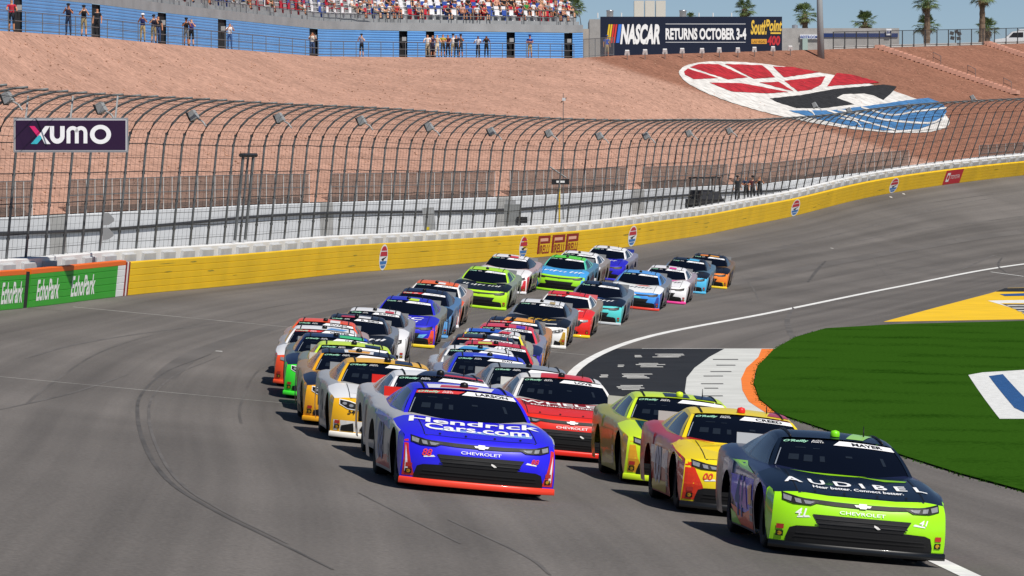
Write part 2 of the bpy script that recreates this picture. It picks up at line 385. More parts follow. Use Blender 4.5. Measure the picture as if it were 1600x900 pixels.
for _ in range(0):
    px, py = rg.uniform(1180, 1640), rg.uniform(508, 770)
    p = Vector((rg.uniform(5, 17), rg.uniform(66, 150)))
    ins = False; n_ = len(gxy)
    for i in range(n_):
        (xa, ya), (xb, yb) = gxy[i], gxy[(i + 1) % n_]
        if (ya > p.y) != (yb > p.y) and p.x < xa + (xb - xa) * (p.y - ya) / (yb - ya): ins = not ins
    if not ins: continue
    z = zs(p.x, p.y) + .03; a = rg.random() * 6.3; h = rg.uniform(.02, .06); dx, dy = math.cos(a) * .02, math.sin(a) * .02
    blades.add([(p.x - dx, p.y - dy, z), (p.x + dx, p.y + dy, z), (p.x + rg.gauss(0, .02), p.y + rg.gauss(0, .02), z + h)], [(0, 1, 2)])
tag(blades.build('grass_blades', mat('grass_blade', (.019, .068, .004), .9, spec=0)), 'fine green blades standing out of the infield grass', 'grass', kind='stuff')
gr = bpy.data.objects['grass']
def lawnpaint(pix, m, lift, nm):
    o = px_sheet(pix, lift, .4).build(nm, m, gr)
lawnpaint([(1513,588),(1535,584),(1680,575),(1680,657),(1562,657),(1540,628)], mat('white_turf_paint', (.7, .71, .7), .85, noise=(5, .15), bump=(12, .6, .03)), .037, 'painted_outline')
lawnpaint([(1545,590),(1567,587),(1612,635),(1680,640),(1680,651),(1606,650),(1585,640)], mat('blue_turf_paint', lin('1d4f86'), .85, noise=(5, .2), bump=(12, .6, .03)), .043, 'painted_blue_stroke')
# debris: small scraps on the track
# ------------------------------------------------------------ outside wall with energy-absorbing barrier
_dx = lambda d: (XA(d + 1) - XA(d - 1)) / 2
def wframe(d):
    t = Vector((_dx(d), 1, 0)).normalized(); n = Vector((-t.y, t.x, 0))     # n: outward, away from the track
    b = math.atan(_sl(min(d, 325))); u = Vector((0, 0, math.cos(b))) - n * math.sin(b); o = n * math.cos(b) + Vector((0, 0, math.sin(b)))
    return Vector((XA(d), d, zs(XA(d), d))), t, o, u
def wpt(d, off, h):
    p, t, o, u = wframe(d); return p + o * off + u * h
# arc length along the wall <-> d
_ad = np.arange(60, 366, .5); _as = np.concatenate([[0], np.cumsum([math.hypot(XA(b) - XA(a), b - a) for a, b in zip(_ad[:-1], _ad[1:])])])
S_of = lambda d: float(np.interp(d, _ad, _as)); D_of = lambda s: float(np.interp(s, _as, _ad))
def wall_d(px):
    """distance where the ray of pixel column px meets the wall"""
    a, b = 60., 365.
    for _ in range(40):
        m = (a + b) / 2
        if (XA(m) / m) * F + CX < px: a = m
        else: b = m
    return a
D_LEFT, D_GRN, D_RIGHT = 84., wall_d(199), 352.
wall_root = empty('barrier_wall', wpt(140, 0, 0)); tag(wall_root, 'long yellow steel tube barrier in front of the white track wall', 'barrier')
wall_root.matrix_world = Matrix.Translation(wpt(140, 0, 0)); bpy.context.view_layer.update()
IW = wall_root.matrix_world.inverted()
def sweep(d0, d1, prof, name, m, parent=wall_root, inv=IW, step=3.0, smooth=False, mis=None):
    n = max(1, int((d1 - d0) / step)); rows = []
    for i in range(n + 1):
        d = d0 + (d1 - d0) * i / n; rows.append([inv @ wpt(d, a, h) for a, h in prof])
    mb = MB(); mb.grid(rows)
    k = len(prof); mb.add([rows[0][j] for j in range(k)], [tuple(range(k))]); mb.add([rows[-1][j] for j in range(k)], [tuple(range(k))[::-1]])
    return mb.build(name, m, parent, smooth)
def tubeprof(h0, h1, off0=0., off1=.2, c=.011):
    return [(off0 + c, h0), (off0, h0 + c), (off0, h1 - c), (off0 + c, h1), (off1, h1), (off1, h0), (off0 + c, h0)]
M_YEL = mat('yellow_barrier_paint', lin('f3c512'), .5, noise=(.5, .09), bump=(1.2, .25, .05))
M_GRN = mat('green_barrier_paint', lin('3aa62c'), .5, noise=(.8, .06))
M_WWL = mat('white_wall_paint', (.80, .80, .79), .6, noise=(.6, .06))
M_DRK = mat('dark_gap', (.02, .02, .02), .9)
HB = 1.03; NT = 5; th = HB / NT
cuts = [D_GRN] + [D_of(S_of(D_GRN) + 24 * k) for k in range(1, 20) if S_of(D_GRN) + 24 * k < S_of(D_RIGHT)] + [D_RIGHT]
for k in range(NT):
    for a, b in zip(cuts[:-1], cuts[1:]):
        sweep(a + .012, b - .012, tubeprof(k * th + .0025, (k + 1) * th - .0025), 'steel_tube', M_YEL)
da, db, dc, dd_ = wall_d(36), wall_d(44), wall_d(180), wall_d(192)
for k in range(NT):
    sweep(D_LEFT, da, tubeprof(k * th + .0025, (k + 1) * th - .0025 - (.07 if k == 4 else 0)), 'green_steel_tube', M_GRN)
    sweep(db, dc, tubeprof(k * th + .0025, (k + 1) * th - .0025 - (.07 if k == 4 else 0)), 'green_steel_tube', M_GRN)
    sweep(dc + .01, dd_, tubeprof(k * th + .0025, (k + 1) * th - .0025 - (.07 if k == 4 else 0)), 'white_steel_tube', M_WWL)
M_CAP = mat('orange_cap_paint', lin('f0701f'), .5)
sweep(D_LEFT, da, tubeprof(HB - .072, HB + .07), 'orange_cap', M_CAP); sweep(db, dd_, tubeprof(HB - .072, HB + .07), 'orange_cap', M_CAP)
for i, h in enumerate(('8c1b22', 'e9e6e2', '8c1b22')):
    q = dd_ + (D_GRN - dd_) * (i + .08) / 3; q1 = dd_ + (D_GRN - dd_) * (i + .97) / 3; sweep(q, q1, tubeprof(.0, HB + .02, -.006), 'striped_end_plate', flat(h))
sweep(da + .05, db - .05, [(.03, 0), (.03, HB), (.2, HB), (.2, 0), (.03, 0)], 'gap_backing', M_DRK)
sweep(D_LEFT, D_RIGHT, [(.205, 0), (.205, HB - .12), (.5, HB - .12), (.5, 0), (.205, 0)], 'foam_backing', mat('foam_dark', (.16, .16, .16), .9), step=4)
wall2 = sweep(D_LEFT, D_RIGHT, [(.52, 0), (.52, HB + .28), (.54, HB + .30), (.88, HB + .30), (.9, HB + .28), (.9, -1.6), (.52, -1.6)], 'concrete_wall', M_WWL, step=3)
M_FOAM = mat('grey_foam', (.50, .51, .52), .8, noise=(2, .1))
s = S_of(D_LEFT) + 1
while s < S_of(D_RIGHT) - 2:                      # foam blocks wedged between barrier and wall
    a, b = D_of(s), D_of(s + 1.35); sweep(a, b, [(.42, HB - .1), (.42, HB + .17), (.44, HB + .19), (.515, HB + .19), (.515, HB - .1), (.42, HB - .1)], 'foam_block', M_FOAM, step=2); s += 2.25
def wall_fig(vf, d0, h0, off, name, m, label=None):
    """flat figure (metres along, metres up) on the barrier face"""
    V, Fc = cut2d(vf[0], vf[1], .8); s0 = S_of(d0); mb = MB(); mb.add([IW @ wpt(D_of(s0 + x), off, h0 + y) for x, y in V], Fc)
    o = mb.build(name, m, wall_root)
    if label: o['label'] = label
    return o
def rect(w_, h_, cx=0, cy=0): return poly2d([(cx - w_/2, cy - h_/2), (cx + w_/2, cy - h_/2), (cx + w_/2, cy + h_/2), (cx - w_/2, cy + h_/2)])
def ell(a, b, n=28, lo=-1., hi=1.):
    """ellipse slice between heights lo*b..hi*b"""
    t0, t1 = math.asin(lo), math.asin(hi); k = n // 2
    R_ = [(a * math.cos(t0 + (t1 - t0) * i / k), b * math.sin(t0 + (t1 - t0) * i / k)) for i in range(k + 1)]
    return poly2d(R_ + [(-x, y) for x, y in R_[::-1]])
M_WDEC = flat('f2f2ee'); 
def px_span(p0, p1): return S_of(wall_d(p1)) - S_of(wall_d(p0))
for p0, p1 in ((0, 33), (55, 90), (109, 146)):
    wall_fig(textbox('EchoPark', px_span(p0, p1), .60, .1, .025), wall_d((p0 + p1) / 2), .50, -.006, 'sponsor_lettering', M_WDEC, 'white lettering EchoPark on the green barrier')
for pxl in (597, 816, 986, 1240, 1393):
    wa_ = px_span(pxl - 6.5, pxl + 6.5) / 2; dl = wall_d(pxl)
    wall_fig(ell(wa_, .50), dl, .51, -.005, 'oval_emblem', M_WDEC, 'oval red, black and blue speedway emblem on the yellow barrier')
    wall_fig(join2d(ell(wa_ * .86, .44, 28, .10, .50), ell(wa_ * .86, .44, 28, .58, .97)), dl, .51, -.009, 'emblem_red', flat('c3303a'))
    wall_fig(join2d(poly2d([(-wa_ * .5, -.06), (wa_ * .75, .03), (wa_ * .5, -.03), (wa_ * .15, -.08), (wa_ * .1, -.13), (-wa_ * .3, -.13)])), dl, .51, -.009, 'emblem_black', flat('17181a'))
    wall_fig(join2d(ell(wa_ * .86, .44, 28, -.62, -.33), ell(wa_ * .86, .44, 28, -.96, -.69)), dl, .51, -.009, 'emblem_blue', flat('3f78b8'))
M_PIR = flat('8f1f14')
for p0, p1 in ((838, 857), (860, 880), (882, 901)):
    L_ = px_span(p0, p1); dl = wall_d((p0 + p1) / 2)
    loop = poly2d([(-L_/2, .0), (-L_/2, .40), (L_/2, .40), (L_/2, .04), (-L_*.3, .04), (-L_*.3, .14), (L_*.33, .14), (L_*.33, .29), (-L_*.33, .29), (-L_*.33, .0)])
    wall_fig(join2d(loop, shift(textbox('IRELLI', L_ * .8, .38, 0, .03), L_ * .08, -.20), rect(L_ * .15, .44, -L_ * .42, -.18)), dl, .55, -.005, 'tyre_maker_lettering', M_PIR, 'dark red PIRELLI lettering on the yellow barrier')
    wall_fig(rect(L_ * .62, .13, 0, .215), dl, .55, -.008, 'lettering_infill', flat('f0b49a'))
rsc = random.Random(9)
for _ in range(26):                # scrapes and scuffs on the yellow paint
    px = rsc.choice((rsc.uniform(210, 800), rsc.uniform(900, 1230), rsc.uniform(1240, 1590))); wl_ = rsc.uniform(.6, 2.6); h_ = rsc.uniform(.008, .03)
    wall_fig(poly2d([(-wl_ / 2, 0), (-wl_ * .1, -h_), (wl_ / 2, -h_ * .3), (wl_ * .2, h_), (-wl_ * .3, h_ * .6)]), wall_d(px), rsc.uniform(.2, .95), -.004, 'scuff', mat('tyre_scuff', (.34, .26, .03), .7, noise=(3, .3)))
L_ = px_span(1472, 1499); dl = wall_d(1485)
wall_fig(rect(L_, 1.0), dl, .52, -.005, 'red_panel', flat('c2202e'), 'red panel reading TOYOTA on the yellow barrier')
wall_fig(join2d(shift(textbox('TOYOTA', L_ * .52, .28), L_ * .12, 0), rect(L_ * .17, .62, -L_ * .29, 0)), dl, .52, -.009, 'car_maker_lettering', M_WDEC)
wall_fig(ell(L_ * .06, .17), wall_d(1485) - .0, .52, -.0125, 'car_maker_emblem', flat('c2202e')).location = wpt(D_of(S_of(dl) - L_ * .29), 0, 0) - wpt(dl, 0, 0)
sweep(wall_d(1599), wall_d(1625), tubeprof(.03, HB, -.006), 'red_panel', flat('c2202e'))
# ------------------------------------------------------------ catch fence
fence = empty('catch_fence', wpt(140, .7, HB + .36)); tag(fence, 'tall curved steel catch fence with cables on the track wall', 'fence')
bpy.context.view_layer.update(); IFN = Matrix.Translation(-Vector(wpt(140, .7, HB + .36)))
M_POST = mat('galvanised_post', (.15, .16, .165), .5, metal=.3, noise=(3, .2)); M_CABLE = mat('steel_cable', (.05, .052, .055), .5, metal=.4)
ARC = [(0, -.4), (0, 3.25)] + [(-1.95 * (1 - math.cos(a)) * 1.12, 3.25 + 1.62 * math.sin(a)) for a in [math.radians(k) for k in (12, 24, 36, 48, 60, 72, 83)]]
def fpt(d, q):      # q along the post outline
    i = min(int(q), len(ARC) - 2); u = q - i; a = ARC[i][0] * (1 - u) + ARC[i+1][0] * u; h = ARC[i][1] * (1 - u) + ARC[i+1][1] * u
    return IFN @ wpt(d, .72 + a, HB + .36 + h)
s = S_of(86); posts = []
while s < S_of(348): posts.append(D_of(s)); s += 2.06
clamps = MB()
for d in posts:
    mb = MB(); mb.tube([fpt(d, q) for q in (0, .5, 1, 2, 3, 4, 5, 6, 7, 8)], [.043] * 3 + [.038] * 7, 6); po = mb.build('post', M_POST, fence, smooth=True)
    for q in (.25, .5, .75, 1.0, 2.0): clamps.box(fpt(d, q), (.10, .05, .08))
tag(clamps.build('cable_clamps', M_CABLE, fence), kind='stuff')
for q in (.16, .28, .40, .52, .64, .76, .88, 1.0, 1.6, 2.4, 3.2, 4.0, 4.8, 5.6, 6.4, 7.2):
    mb = MB(); mb.tube([fpt(d, q) + Vector((0, 0, random.uniform(-.02, .02))) for d in posts], .015 if q in (.28, .52, .76, 1.0) else .008, 4); mb.build('cable', M_CABLE, fence)
mb = MB()
for a, b in zip(posts[:-1], posts[1:]):
    for k in (1, 2, 3):
        d = a + (b - a) * k / 4; mb.tube([fpt(d, q) for q in (0, 1, 2, 3, 4, 5, 6, 7, 8)], .004, 3, cap=False)
for q in np.arange(.1, .98, .08): mb.tube([fpt(d, q) for d in posts[::2]], .0035, 3, cap=False)
tag(mb.build('wire_mesh', M_CABLE, fence), kind='stuff')
# gate frame in the fence
dg = wall_d(386); dg2 = wall_d(402); gate = empty('fence_gate', wpt(dg, .6, HB)); tag(gate, 'dark steel gate frame standing in the catch fence', 'gate')
IG = Matrix.Translation(-Vector(wpt(dg, .6, HB)))
for d in (dg, dg2): MB().tube([IG @ wpt(d, .58, HB + .4), IG @ wpt(d, .58, HB + 3.3)], .06, 6).build('upright', M_POST, gate)
MB().tube([IG @ wpt(dg - .3, .58, HB + 3.3), IG @ wpt(dg2 + .3, .58, HB + 3.3)], .08, 6).build('lintel', M_CABLE, gate)
# caution floodlights on the fence
FLB = {0: 'grey box floodlight above the left edge of the purple sponsor sign', 1: 'grey box floodlight above the right end of the purple sponsor sign', 7: 'grey box floodlight on the fence beside the thin weather mast', 11: 'grey box floodlight at the near foot of the painted berm emblem', 12: 'small grey floodlight against the blue part of the painted emblem', 3: 'grey box floodlight above the dark gate frame in the fence'}
M_LGREY = mat('light_grey_metal', (.36, .37, .37), .45, metal=.2); M_BLACK = mat('black_plastic', (.015, .015, .017), .5)
for i, (px, py) in enumerate(((12,152),(158,168),(302,180),(437,184),(565,188),(671,198),(768,205),(858,208),(937,212),(1010,212),(1077,208),(1140,204),(1273,164),(1327,172),(1420,166),(1520,152))):
    d = wall_d(px - 42 * 140 / max(130, wall_d(px))) ; P = at(px, py, d + .6)
    o = empty('flood_light', P, math.radians(-20)); o.scale = (.72, .72, .72); tag(o, FLB.get(i, 'grey box floodlight clamped to the curved top of the catch fence'), 'floodlight', 'floodlights along the catch fence')
    M = Matrix.Rotation(math.radians(-28), 3, 'Y')
    MB().box((0, 0, 0), (.34, .36, .42), M, taper=.8).build('housing', M_LGREY, o); MB().box(M @ Vector((-.19, 0, 0)), (.05, .40, .46), M).build('lens', M_BLACK, o)
    MB().tube([(.12, 0, -.1), (.45, 0, -.28), (.62, 0, -.5)], .04, 6).build('bracket', M_LGREY, o)
# grey warning plates hung on the fence
for k, (px, py) in enumerate(((168, 343), (167, 366))):
    P = at(px, py, wall_d(158) - .3); mb = MB(); vs = [(-.11, 0, .2), (.04, 0, .2), (.2, 0, .03), (.2, 0, -.05), (.04, 0, -.16), (-.14, 0, -.18)]
    mb.add([(x, -.015, z) for x, _, z in vs] + [(x, .015, z) for x, _, z in vs], [tuple(range(6)), tuple(range(11, 5, -1))] + [(i, (i + 1) % 6, (i + 1) % 6 + 6, i + 6) for i in range(6)])
    o = mb.build('marker_plate', flat('8d8f91')); o.location = P; tag(o, ('upper' if k == 0 else 'lower') + ' grey pointed plate hung on a catch fence post', 'plate')
# ------------------------------------------------------------ berm, retaining wall, access road
TOE_Y = [(-340,357),(-60,343),(0,340),(400,320),(800,307),(1000,296),(1200,286),(1345,270),(1600,250),(1760,240)]
TOE_D = Spl([(-340,150),(-60,178),(0,184),(400,218),(560,237),(830,265),(1165,326),(1345,346),(1600,378),(1760,400)])
TOP_Y = [(-340,20),(-60,44),(0,48),(150,58),(250,68),(400,80),(500,88),(900,91),(960,87),(1220,79),(1300,77),(1400,74),(1545,70),(1760,62)]
TOP_D = Spl([(-340,184),(-60,229),(0,240),(220,280),(560,338),(830,352),(960,362),(1240,400),(1600,450),(1760,475)])
toe = lambda px: at(px, lerpt(TOE_Y, px), TOE_D(px)); top = lambda px: at(px, lerpt(TOP_Y, px), TOP_D(px))
def on_berm(px, py, lift=0.):
    a, b = toe(px), top(px); lo, hi = -.2, 1.3
    for _ in range(30):
        m = (lo + hi) / 2; p = a + (b - a) * m
        y = 450 - F * ((p.z - CZ) * math.cos(PHI) + p.y * math.sin(PHI)) / (p.y * math.cos(PHI) - (p.z - CZ) * math.sin(PHI))
        if y > py: lo = m
        else: hi = m
    p = a + (b - a) * lo; nrm = (b - a).cross(toe(px + 5) - toe(px - 5)).normalized()
    if nrm.z < 0: nrm = -nrm
    return p + nrm * lift
rows = []; tone = []
for px in range(-340, 1761, 7):
    a, b = toe(px), top(px); r = []
    for k in range(57):
        u = .004 + .996 * k / 56; p = a + (b - a) * u; p.z += random.uniform(-.015, .015) * (1 if 1 < k < 55 else 0); r.append(p)
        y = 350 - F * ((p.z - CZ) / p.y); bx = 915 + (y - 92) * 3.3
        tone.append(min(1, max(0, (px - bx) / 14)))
    rows.append(r)
def gravel_mat():
    m = bpy.data.materials.new('berm_gravel'); m.use_nodes = True; n = m.node_tree; b = n.nodes['Principled BSDF']; L = n.links
    b.inputs['Roughness'].default_value = .95; b.inputs['Specular IOR Level'].default_value = .1
    tc = n.nodes.new('ShaderNodeTexCoord'); vo = n.nodes.new('ShaderNodeTexVoronoi'); vo.inputs['Scale'].default_value = 5.5; L.new(tc.outputs['Object'], vo.inputs[0])
    no = n.nodes.new('ShaderNodeTexNoise'); no.inputs['Scale'].default_value = .25; no.inputs['Detail'].default_value = 8; L.new(tc.outputs['Object'], no.inputs[0])
    fi = n.nodes.new('ShaderNodeTexNoise'); fi.inputs['Scale'].default_value = 2.2; fi.inputs['Detail'].default_value = 8; L.new(tc.outputs['Object'], fi.inputs[0])
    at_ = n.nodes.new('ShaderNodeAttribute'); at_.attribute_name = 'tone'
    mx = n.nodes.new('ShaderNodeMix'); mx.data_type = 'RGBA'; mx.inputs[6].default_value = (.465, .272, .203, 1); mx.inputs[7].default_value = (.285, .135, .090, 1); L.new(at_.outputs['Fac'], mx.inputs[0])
    hs = n.nodes.new('ShaderNodeHueSaturation'); L.new(mx.outputs[2], hs.inputs['Color'])
    r1 = n.nodes.new('ShaderNodeMapRange'); r1.inputs[3].default_value = .78; r1.inputs[4].default_value = 1.16; sp = n.nodes.new('ShaderNodeSeparateColor'); L.new(vo.outputs['Color'], sp.inputs[0]); L.new(sp.outputs[0], r1.inputs[0])
    r2 = n.nodes.new('ShaderNodeMapRange'); r2.inputs[1].default_value = .3; r2.inputs[2].default_value = .7; r2.inputs[3].default_value = .88; r2.inputs[4].default_value = 1.1; L.new(no.outputs['Fac'], r2.inputs[0])
    r3 = n.nodes.new('ShaderNodeMapRange'); r3.inputs[1].default_value = .3; r3.inputs[2].default_value = .7; r3.inputs[3].default_value = .84; r3.inputs[4].default_value = 1.14; L.new(fi.outputs['Fac'], r3.inputs[0])
    mm = n.nodes.new('ShaderNodeMath'); mm.operation = 'MULTIPLY'; L.new(r1.outputs[0], mm.inputs[0]); L.new(r2.outputs[0], mm.inputs[1])
    m3 = n.nodes.new('ShaderNodeMath'); m3.operation = 'MULTIPLY'; L.new(mm.outputs[0], m3.inputs[0]); L.new(r3.outputs[0], m3.inputs[1]); L.new(m3.outputs[0], hs.inputs['Value'])
    L.new(hs.outputs[0], b.inputs['Base Color']); bu = n.nodes.new('ShaderNodeBump'); bu.inputs['Strength'].default_value = .3; bu.inputs['Distance'].default_value = .04; L.new(vo.outputs['Distance'], bu.inputs['Height']); L.new(bu.outputs[0], b.inputs['Normal']); return m
M_GRAV = gravel_mat()
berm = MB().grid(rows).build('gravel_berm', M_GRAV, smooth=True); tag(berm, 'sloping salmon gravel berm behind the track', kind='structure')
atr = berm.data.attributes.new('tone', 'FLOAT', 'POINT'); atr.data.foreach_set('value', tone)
rows = []
for px in range(-340, 1761, 35):
    b = top(px); far = Vector((b.x / b.y, 1, 0)); rows.append([b, b + far * 30, Vector((b.x, b.y, b.z)) + far * 400, Vector((b.x, b.y, b.z - 30)) + far * 4000])
plate = MB().grid(rows).build('concourse_ground', mat('concourse_concrete', (.42, .37, .33), .9, noise=(.1, .12)), smooth=True); tag(plate, 'paved concourse on top of the berm', kind='structure')
# rocks lying on the berm
mb = MB(); rr = random.Random(5)
for _ in range(4000):
    px = rr.uniform(-50, 1640); y0, y1 = lerpt(TOP_Y, px) + 3, lerpt(TOE_Y, px) - 4; p = on_berm(px, rr.uniform(y0, y1), .02); s_ = rr.uniform(.03, .085)
    vs = [p + Vector((rr.uniform(.6, 1.2) * dx * s_, rr.uniform(.6, 1.2) * dy * s_, rr.uniform(.5, 1.) * dz * s_)) for dx, dy, dz in ((1, 0, 0), (-1, 0, 0), (0, 1, 0), (0, -1, 0), (0, 0, 1), (0, 0, -.6))]
    mb.add(vs, [(0, 2, 4), (2, 1, 4), (1, 3, 4), (3, 0, 4), (2, 0, 5), (1, 2, 5), (3, 1, 5), (0, 3, 5)], 0 if rr.random() < .7 else 1)
tag(mb.build('berm_stones', [mat('tan_stone', (.50, .29, .2), .9), mat('brown_stone', (.27, .15, .10), .9)]), 'loose stones scattered over the gravel berm', 'stones', kind='stuff')
# access road between the track wall and the retaining wall
rows = []
for px in range(-340, 1761, 30):
    d = min(wall_d(px), 350); a = wpt(d, .9, .6); t_ = toe(px); rows.append([a, (a + Vector((t_.x, t_.y, t_.z - 2.3))) / 2, Vector((t_.x, t_.y, t_.z - 2.3))])
tag(MB().grid(rows).build('access_road', mat('access_concrete', (.36, .35, .33), .9, noise=(.4, .1))), 'concrete service road behind the track wall', kind='structure')
# painted emblem on the berm
M_STW = mat('white_painted_stone', (.66, .64, .61), .9, noise=(1.6, .26, 9), bump=(4, .8, .08)); M_STR = mat('red_painted_stone', lin('a8222c'), .9, noise=(1.6, .4, 9), bump=(4, .8, .08))
M_STK = mat('black_painted_stone', (.018, .018, .02), .9, noise=(2.2, .5), bump=(4, .8, .08)); M_STB = mat('blue_painted_stone', lin('4073a4'), .9, noise=(1.6, .32, 9), bump=(4, .8, .08))
def berm_fig(poly, m, lift, nm):
    rj = random.Random(len(poly)); V, Fc = poly2d(poly); V, Fc = cut2d(V, Fc, 6.0)
    MB().add([on_berm(x, y, lift + .045) for x, y in V], Fc).build(nm, m, berm)
def rough_edge(poly, amp, step=4):
    rj = random.Random(int(poly[0][0])); out = []
    for (x0, y0), (x1, y1) in zip(poly, poly[1:] + poly[:1]):
        k = max(1, int(math.hypot(x1 - x0, y1 - y0) / step)); out += [(x0 + (x1 - x0) * i / k + rj.uniform(-amp, amp), y0 + (y1 - y0) * i / k + rj.uniform(-amp, amp) * .6) for i in range(k)]
    return out
ring = [(1272 + 211 * math.cos(a) + 12 * math.sin(a), 152.5 + 41 * math.cos(a) - 38 * math.sin(a)) for a in [i * math.pi / 40 for i in range(80)]]
berm_fig(rough_edge(ring, .7, 5), M_STW, 0, 'emblem_white')
for pl in ([(1068,113),(1074,108),(1122,123),(1083,124.5),(1070,118)], [(1078,106),(1091,101),(1121,101),(1168,122),(1137,125)], [(1132,101),(1190,103),(1202,112),(1211,122),(1177,124)], [(1207,105),(1238,106),(1281,114),(1225,122)],
           [(1108,130),(1158,131),(1232,145),(1200,147),(1142,144)], [(1186,130),(1216,129),(1240,144)], [(1225,127.5),(1290,120),(1283,133),(1268,141),(1247,144)], [(1307,115),(1330,117.5),(1375,130),(1292,136)]):
    berm_fig(rough_edge(pl, .5), M_STR, .03, 'emblem_red')
berm_fig(rough_edge([(1202,155),(1250,150),(1305,140),(1380,133),(1401,136),(1391,148),(1380,157),(1365,150),(1350,147),(1317,148),(1307,154),(1335,164),(1287,170),(1245,170),(1218,162)], .5), M_STK, .03, 'emblem_black')
berm_fig(rough_edge([(1375,164),(1407,159),(1450,154),(1472,162),(1479,175),(1470,190),(1435,203),(1380,205),(1330,198),(1280,188),(1232,174),(1300,173.5)], .5), M_STB, .03, 'emblem_blue')
for pl, wd_ in (([(1262,173),(1270,178),(1274,186)], 3), ([(1292,174),(1345,190),(1400,205)], 2.5), ([(1308,173),(1350,181),(1385,189),(1450,194),(1472,186)], 3), ([(1345,169),(1390,181),(1430,176),(1478,170)], 2.5), ([(1310,186),(1335,190),(1345,199)], 2.5)):
    sx = Spl([(i, p[0]) for i, p in enumerate(pl)]); sy = Spl([(i, p[1]) for i, p in enumerate(pl)]); q = [(sx(i / 5), sy(i / 5)) for i in range(5 * (len(pl) - 1) + 1)]
    MB().grid([[on_berm(x, y - wd_ / 2, .105) for x, y in q], [on_berm(x, y + wd_ / 2, .105) for x, y in q]]).build('emblem_white_stroke', M_STW, berm)
# retaining wall in panels, screens on top
M_RW = mat('pale_wall_paint', (.62, .64, .66), .7, noise=(.5, .06)); M_RG = mat('bare_concrete', (.36, .36, .35), .85, noise=(.8, .1))
rw = empty('retaining_wall', toe(400)); tag(rw, 'pale painted retaining wall behind the catch fence at the foot of the berm', 'wall'); IR = Matrix.Translation(-Vector(toe(400)))
def tpt(px, h, off=0.):
    p = toe(px); t = (toe(px + 3) - toe(px - 3)); n = Vector((-t.y, t.x, 0)).normalized()
    return IR @ (p + n * off + Vector((0, 0, h)))
edges = [-60, 20, 74, 100]; x = 100
while x < 485: x += 26; edges.append(min(x, 485))
GREY = {(74, 100), (497, 517), (773, 797), (985, 1004)}
edges = list(range(-320, -20, 40)) + [0, 37, 74, 100] + list(range(128, 480, 28)) + [497, 517] + list(range(543, 760, 26)) + [773, 797] + list(range(820, 980, 23)) + [985, 1004] + list(range(1026, 1340, 22)) + [1345, 1400, 1480, 1560, 1640]
for a, b in zip(edges[:-1], edges[1:]):
    mb = MB(); v = []
    for px in (a + .3, b - .3):
        for off, h in ((-.12, -2.3), (-.12, -.04), (-.08, 0), (.2, 0), (.2, -2.3)): v.append(tpt(px, h, off))
    mb.add(v, [(0, 1, 6, 5), (1, 2, 7, 6), (2, 3, 8, 7), (3, 4, 9, 8), (0, 4, 3, 2, 1), (5, 6, 7, 8, 9)]); mb.build('wall_panel', M_RG if (a, b) in GREY else M_RW, rw)
mb = MB(); mb.tube([tpt(px, -.62 - .1 * math.sin(px * .01), -.2) for px in range(-320, 1345, 12)], .07, 5); mb.build('wall_dark_line', mat('black_line', (.03, .03, .033), .6), rw)  # slim dark tube along the wall face
def screen_mat():
    m = bpy.data.materials.new('shade_cloth'); m.use_nodes = True; n = m.node_tree; b = n.nodes['Principled BSDF']; b.inputs['Base Color'].default_value = (.10, .085, .075, 1); b.inputs['Roughness'].default_value = .9
    b.inputs['Alpha'].default_value = .62; return m
M_SCR = screen_mat(); M_THIN = mat('pale_thin_post', (.55, .55, .54), .6)
for a, b in ((-320, 50), (108, 483), (517, 773), (797, 980), (1005, 1137), (1150, 1420), (1530, 1640)):
    o = empty('screen_fence', toe(a)); tag(o, 'dark mesh screen on retaining wall, %s' % {-320: 'end run under the purple sign', 108: 'long run beside the purple sign', 517: 'between two bare concrete piers', 797: 'behind the signal mast', 1005: 'short run beside the utility cart', 1150: 'beyond the utility cart below the painted emblem', 1530: 'last run at the foot of the stairs'}[a], 'fence')
    I2 = Matrix.Translation(Vector(toe(400)) - Vector(toe(a)))
    sc = MB().grid([[I2 @ tpt(px, h, .05) for px in np.linspace(a, b, 24)] for h in (.06, 1.42)]).build('shade_cloth', M_SCR, o)
    n_ = max(2, int((b - a) / 13))
    for i in range(n_ + 1): MB().tube([I2 @ tpt(a + (b - a) * i / n_, h, .0) for h in (0, 1.44)], .022, 4).build('post', M_THIN, o)
    for h in (1.43, .78): MB().tube([I2 @ tpt(px, h, .0) for px in np.linspace(a, b, 24)], .02, 4).build('rail', M_POST, o)
# ------------------------------------------------------------ stock cars
# local frame: nose towards -y, x to the driver's left (image right), z up; S = metres behind the nose tip
NY = 2.45
ROWS = [  # S, z centre, half width, corner setback, edge drop
 (.02,.15,.955,.22,0),(.0,.25,.955,.22,0),(-.01,.37,.95,.22,0),(.015,.49,.945,.22,0),(.045,.57,.94,.22,.0),(.085,.63,.93,.22,.004),
 (.14,.665,.925,.22,.010),(.28,.698,.935,.19,.020),(.52,.742,.958,.12,.036),(.82,.785,.975,.055,.05),(1.12,.822,.975,.015,.055),(1.45,.858,.97,0,.055),
 (1.8,.885,.96,0,.055),(2.4,.90,.955,0,.055),(3.0,.915,.958,0,.055),(3.6,.945,.975,0,.06),(4.0,.972,.975,0,.06),(4.4,.992,.965,0,.055),(4.78,1.0,.945,-.03,.05),(4.93,.985,.93,-.06,.05),(4.985,.86,.925,-.07,.0),(4.96,.40,.90,-.05,0)]
FR = [0, .2, .4, .6, .75, .87, .95, 1.0]
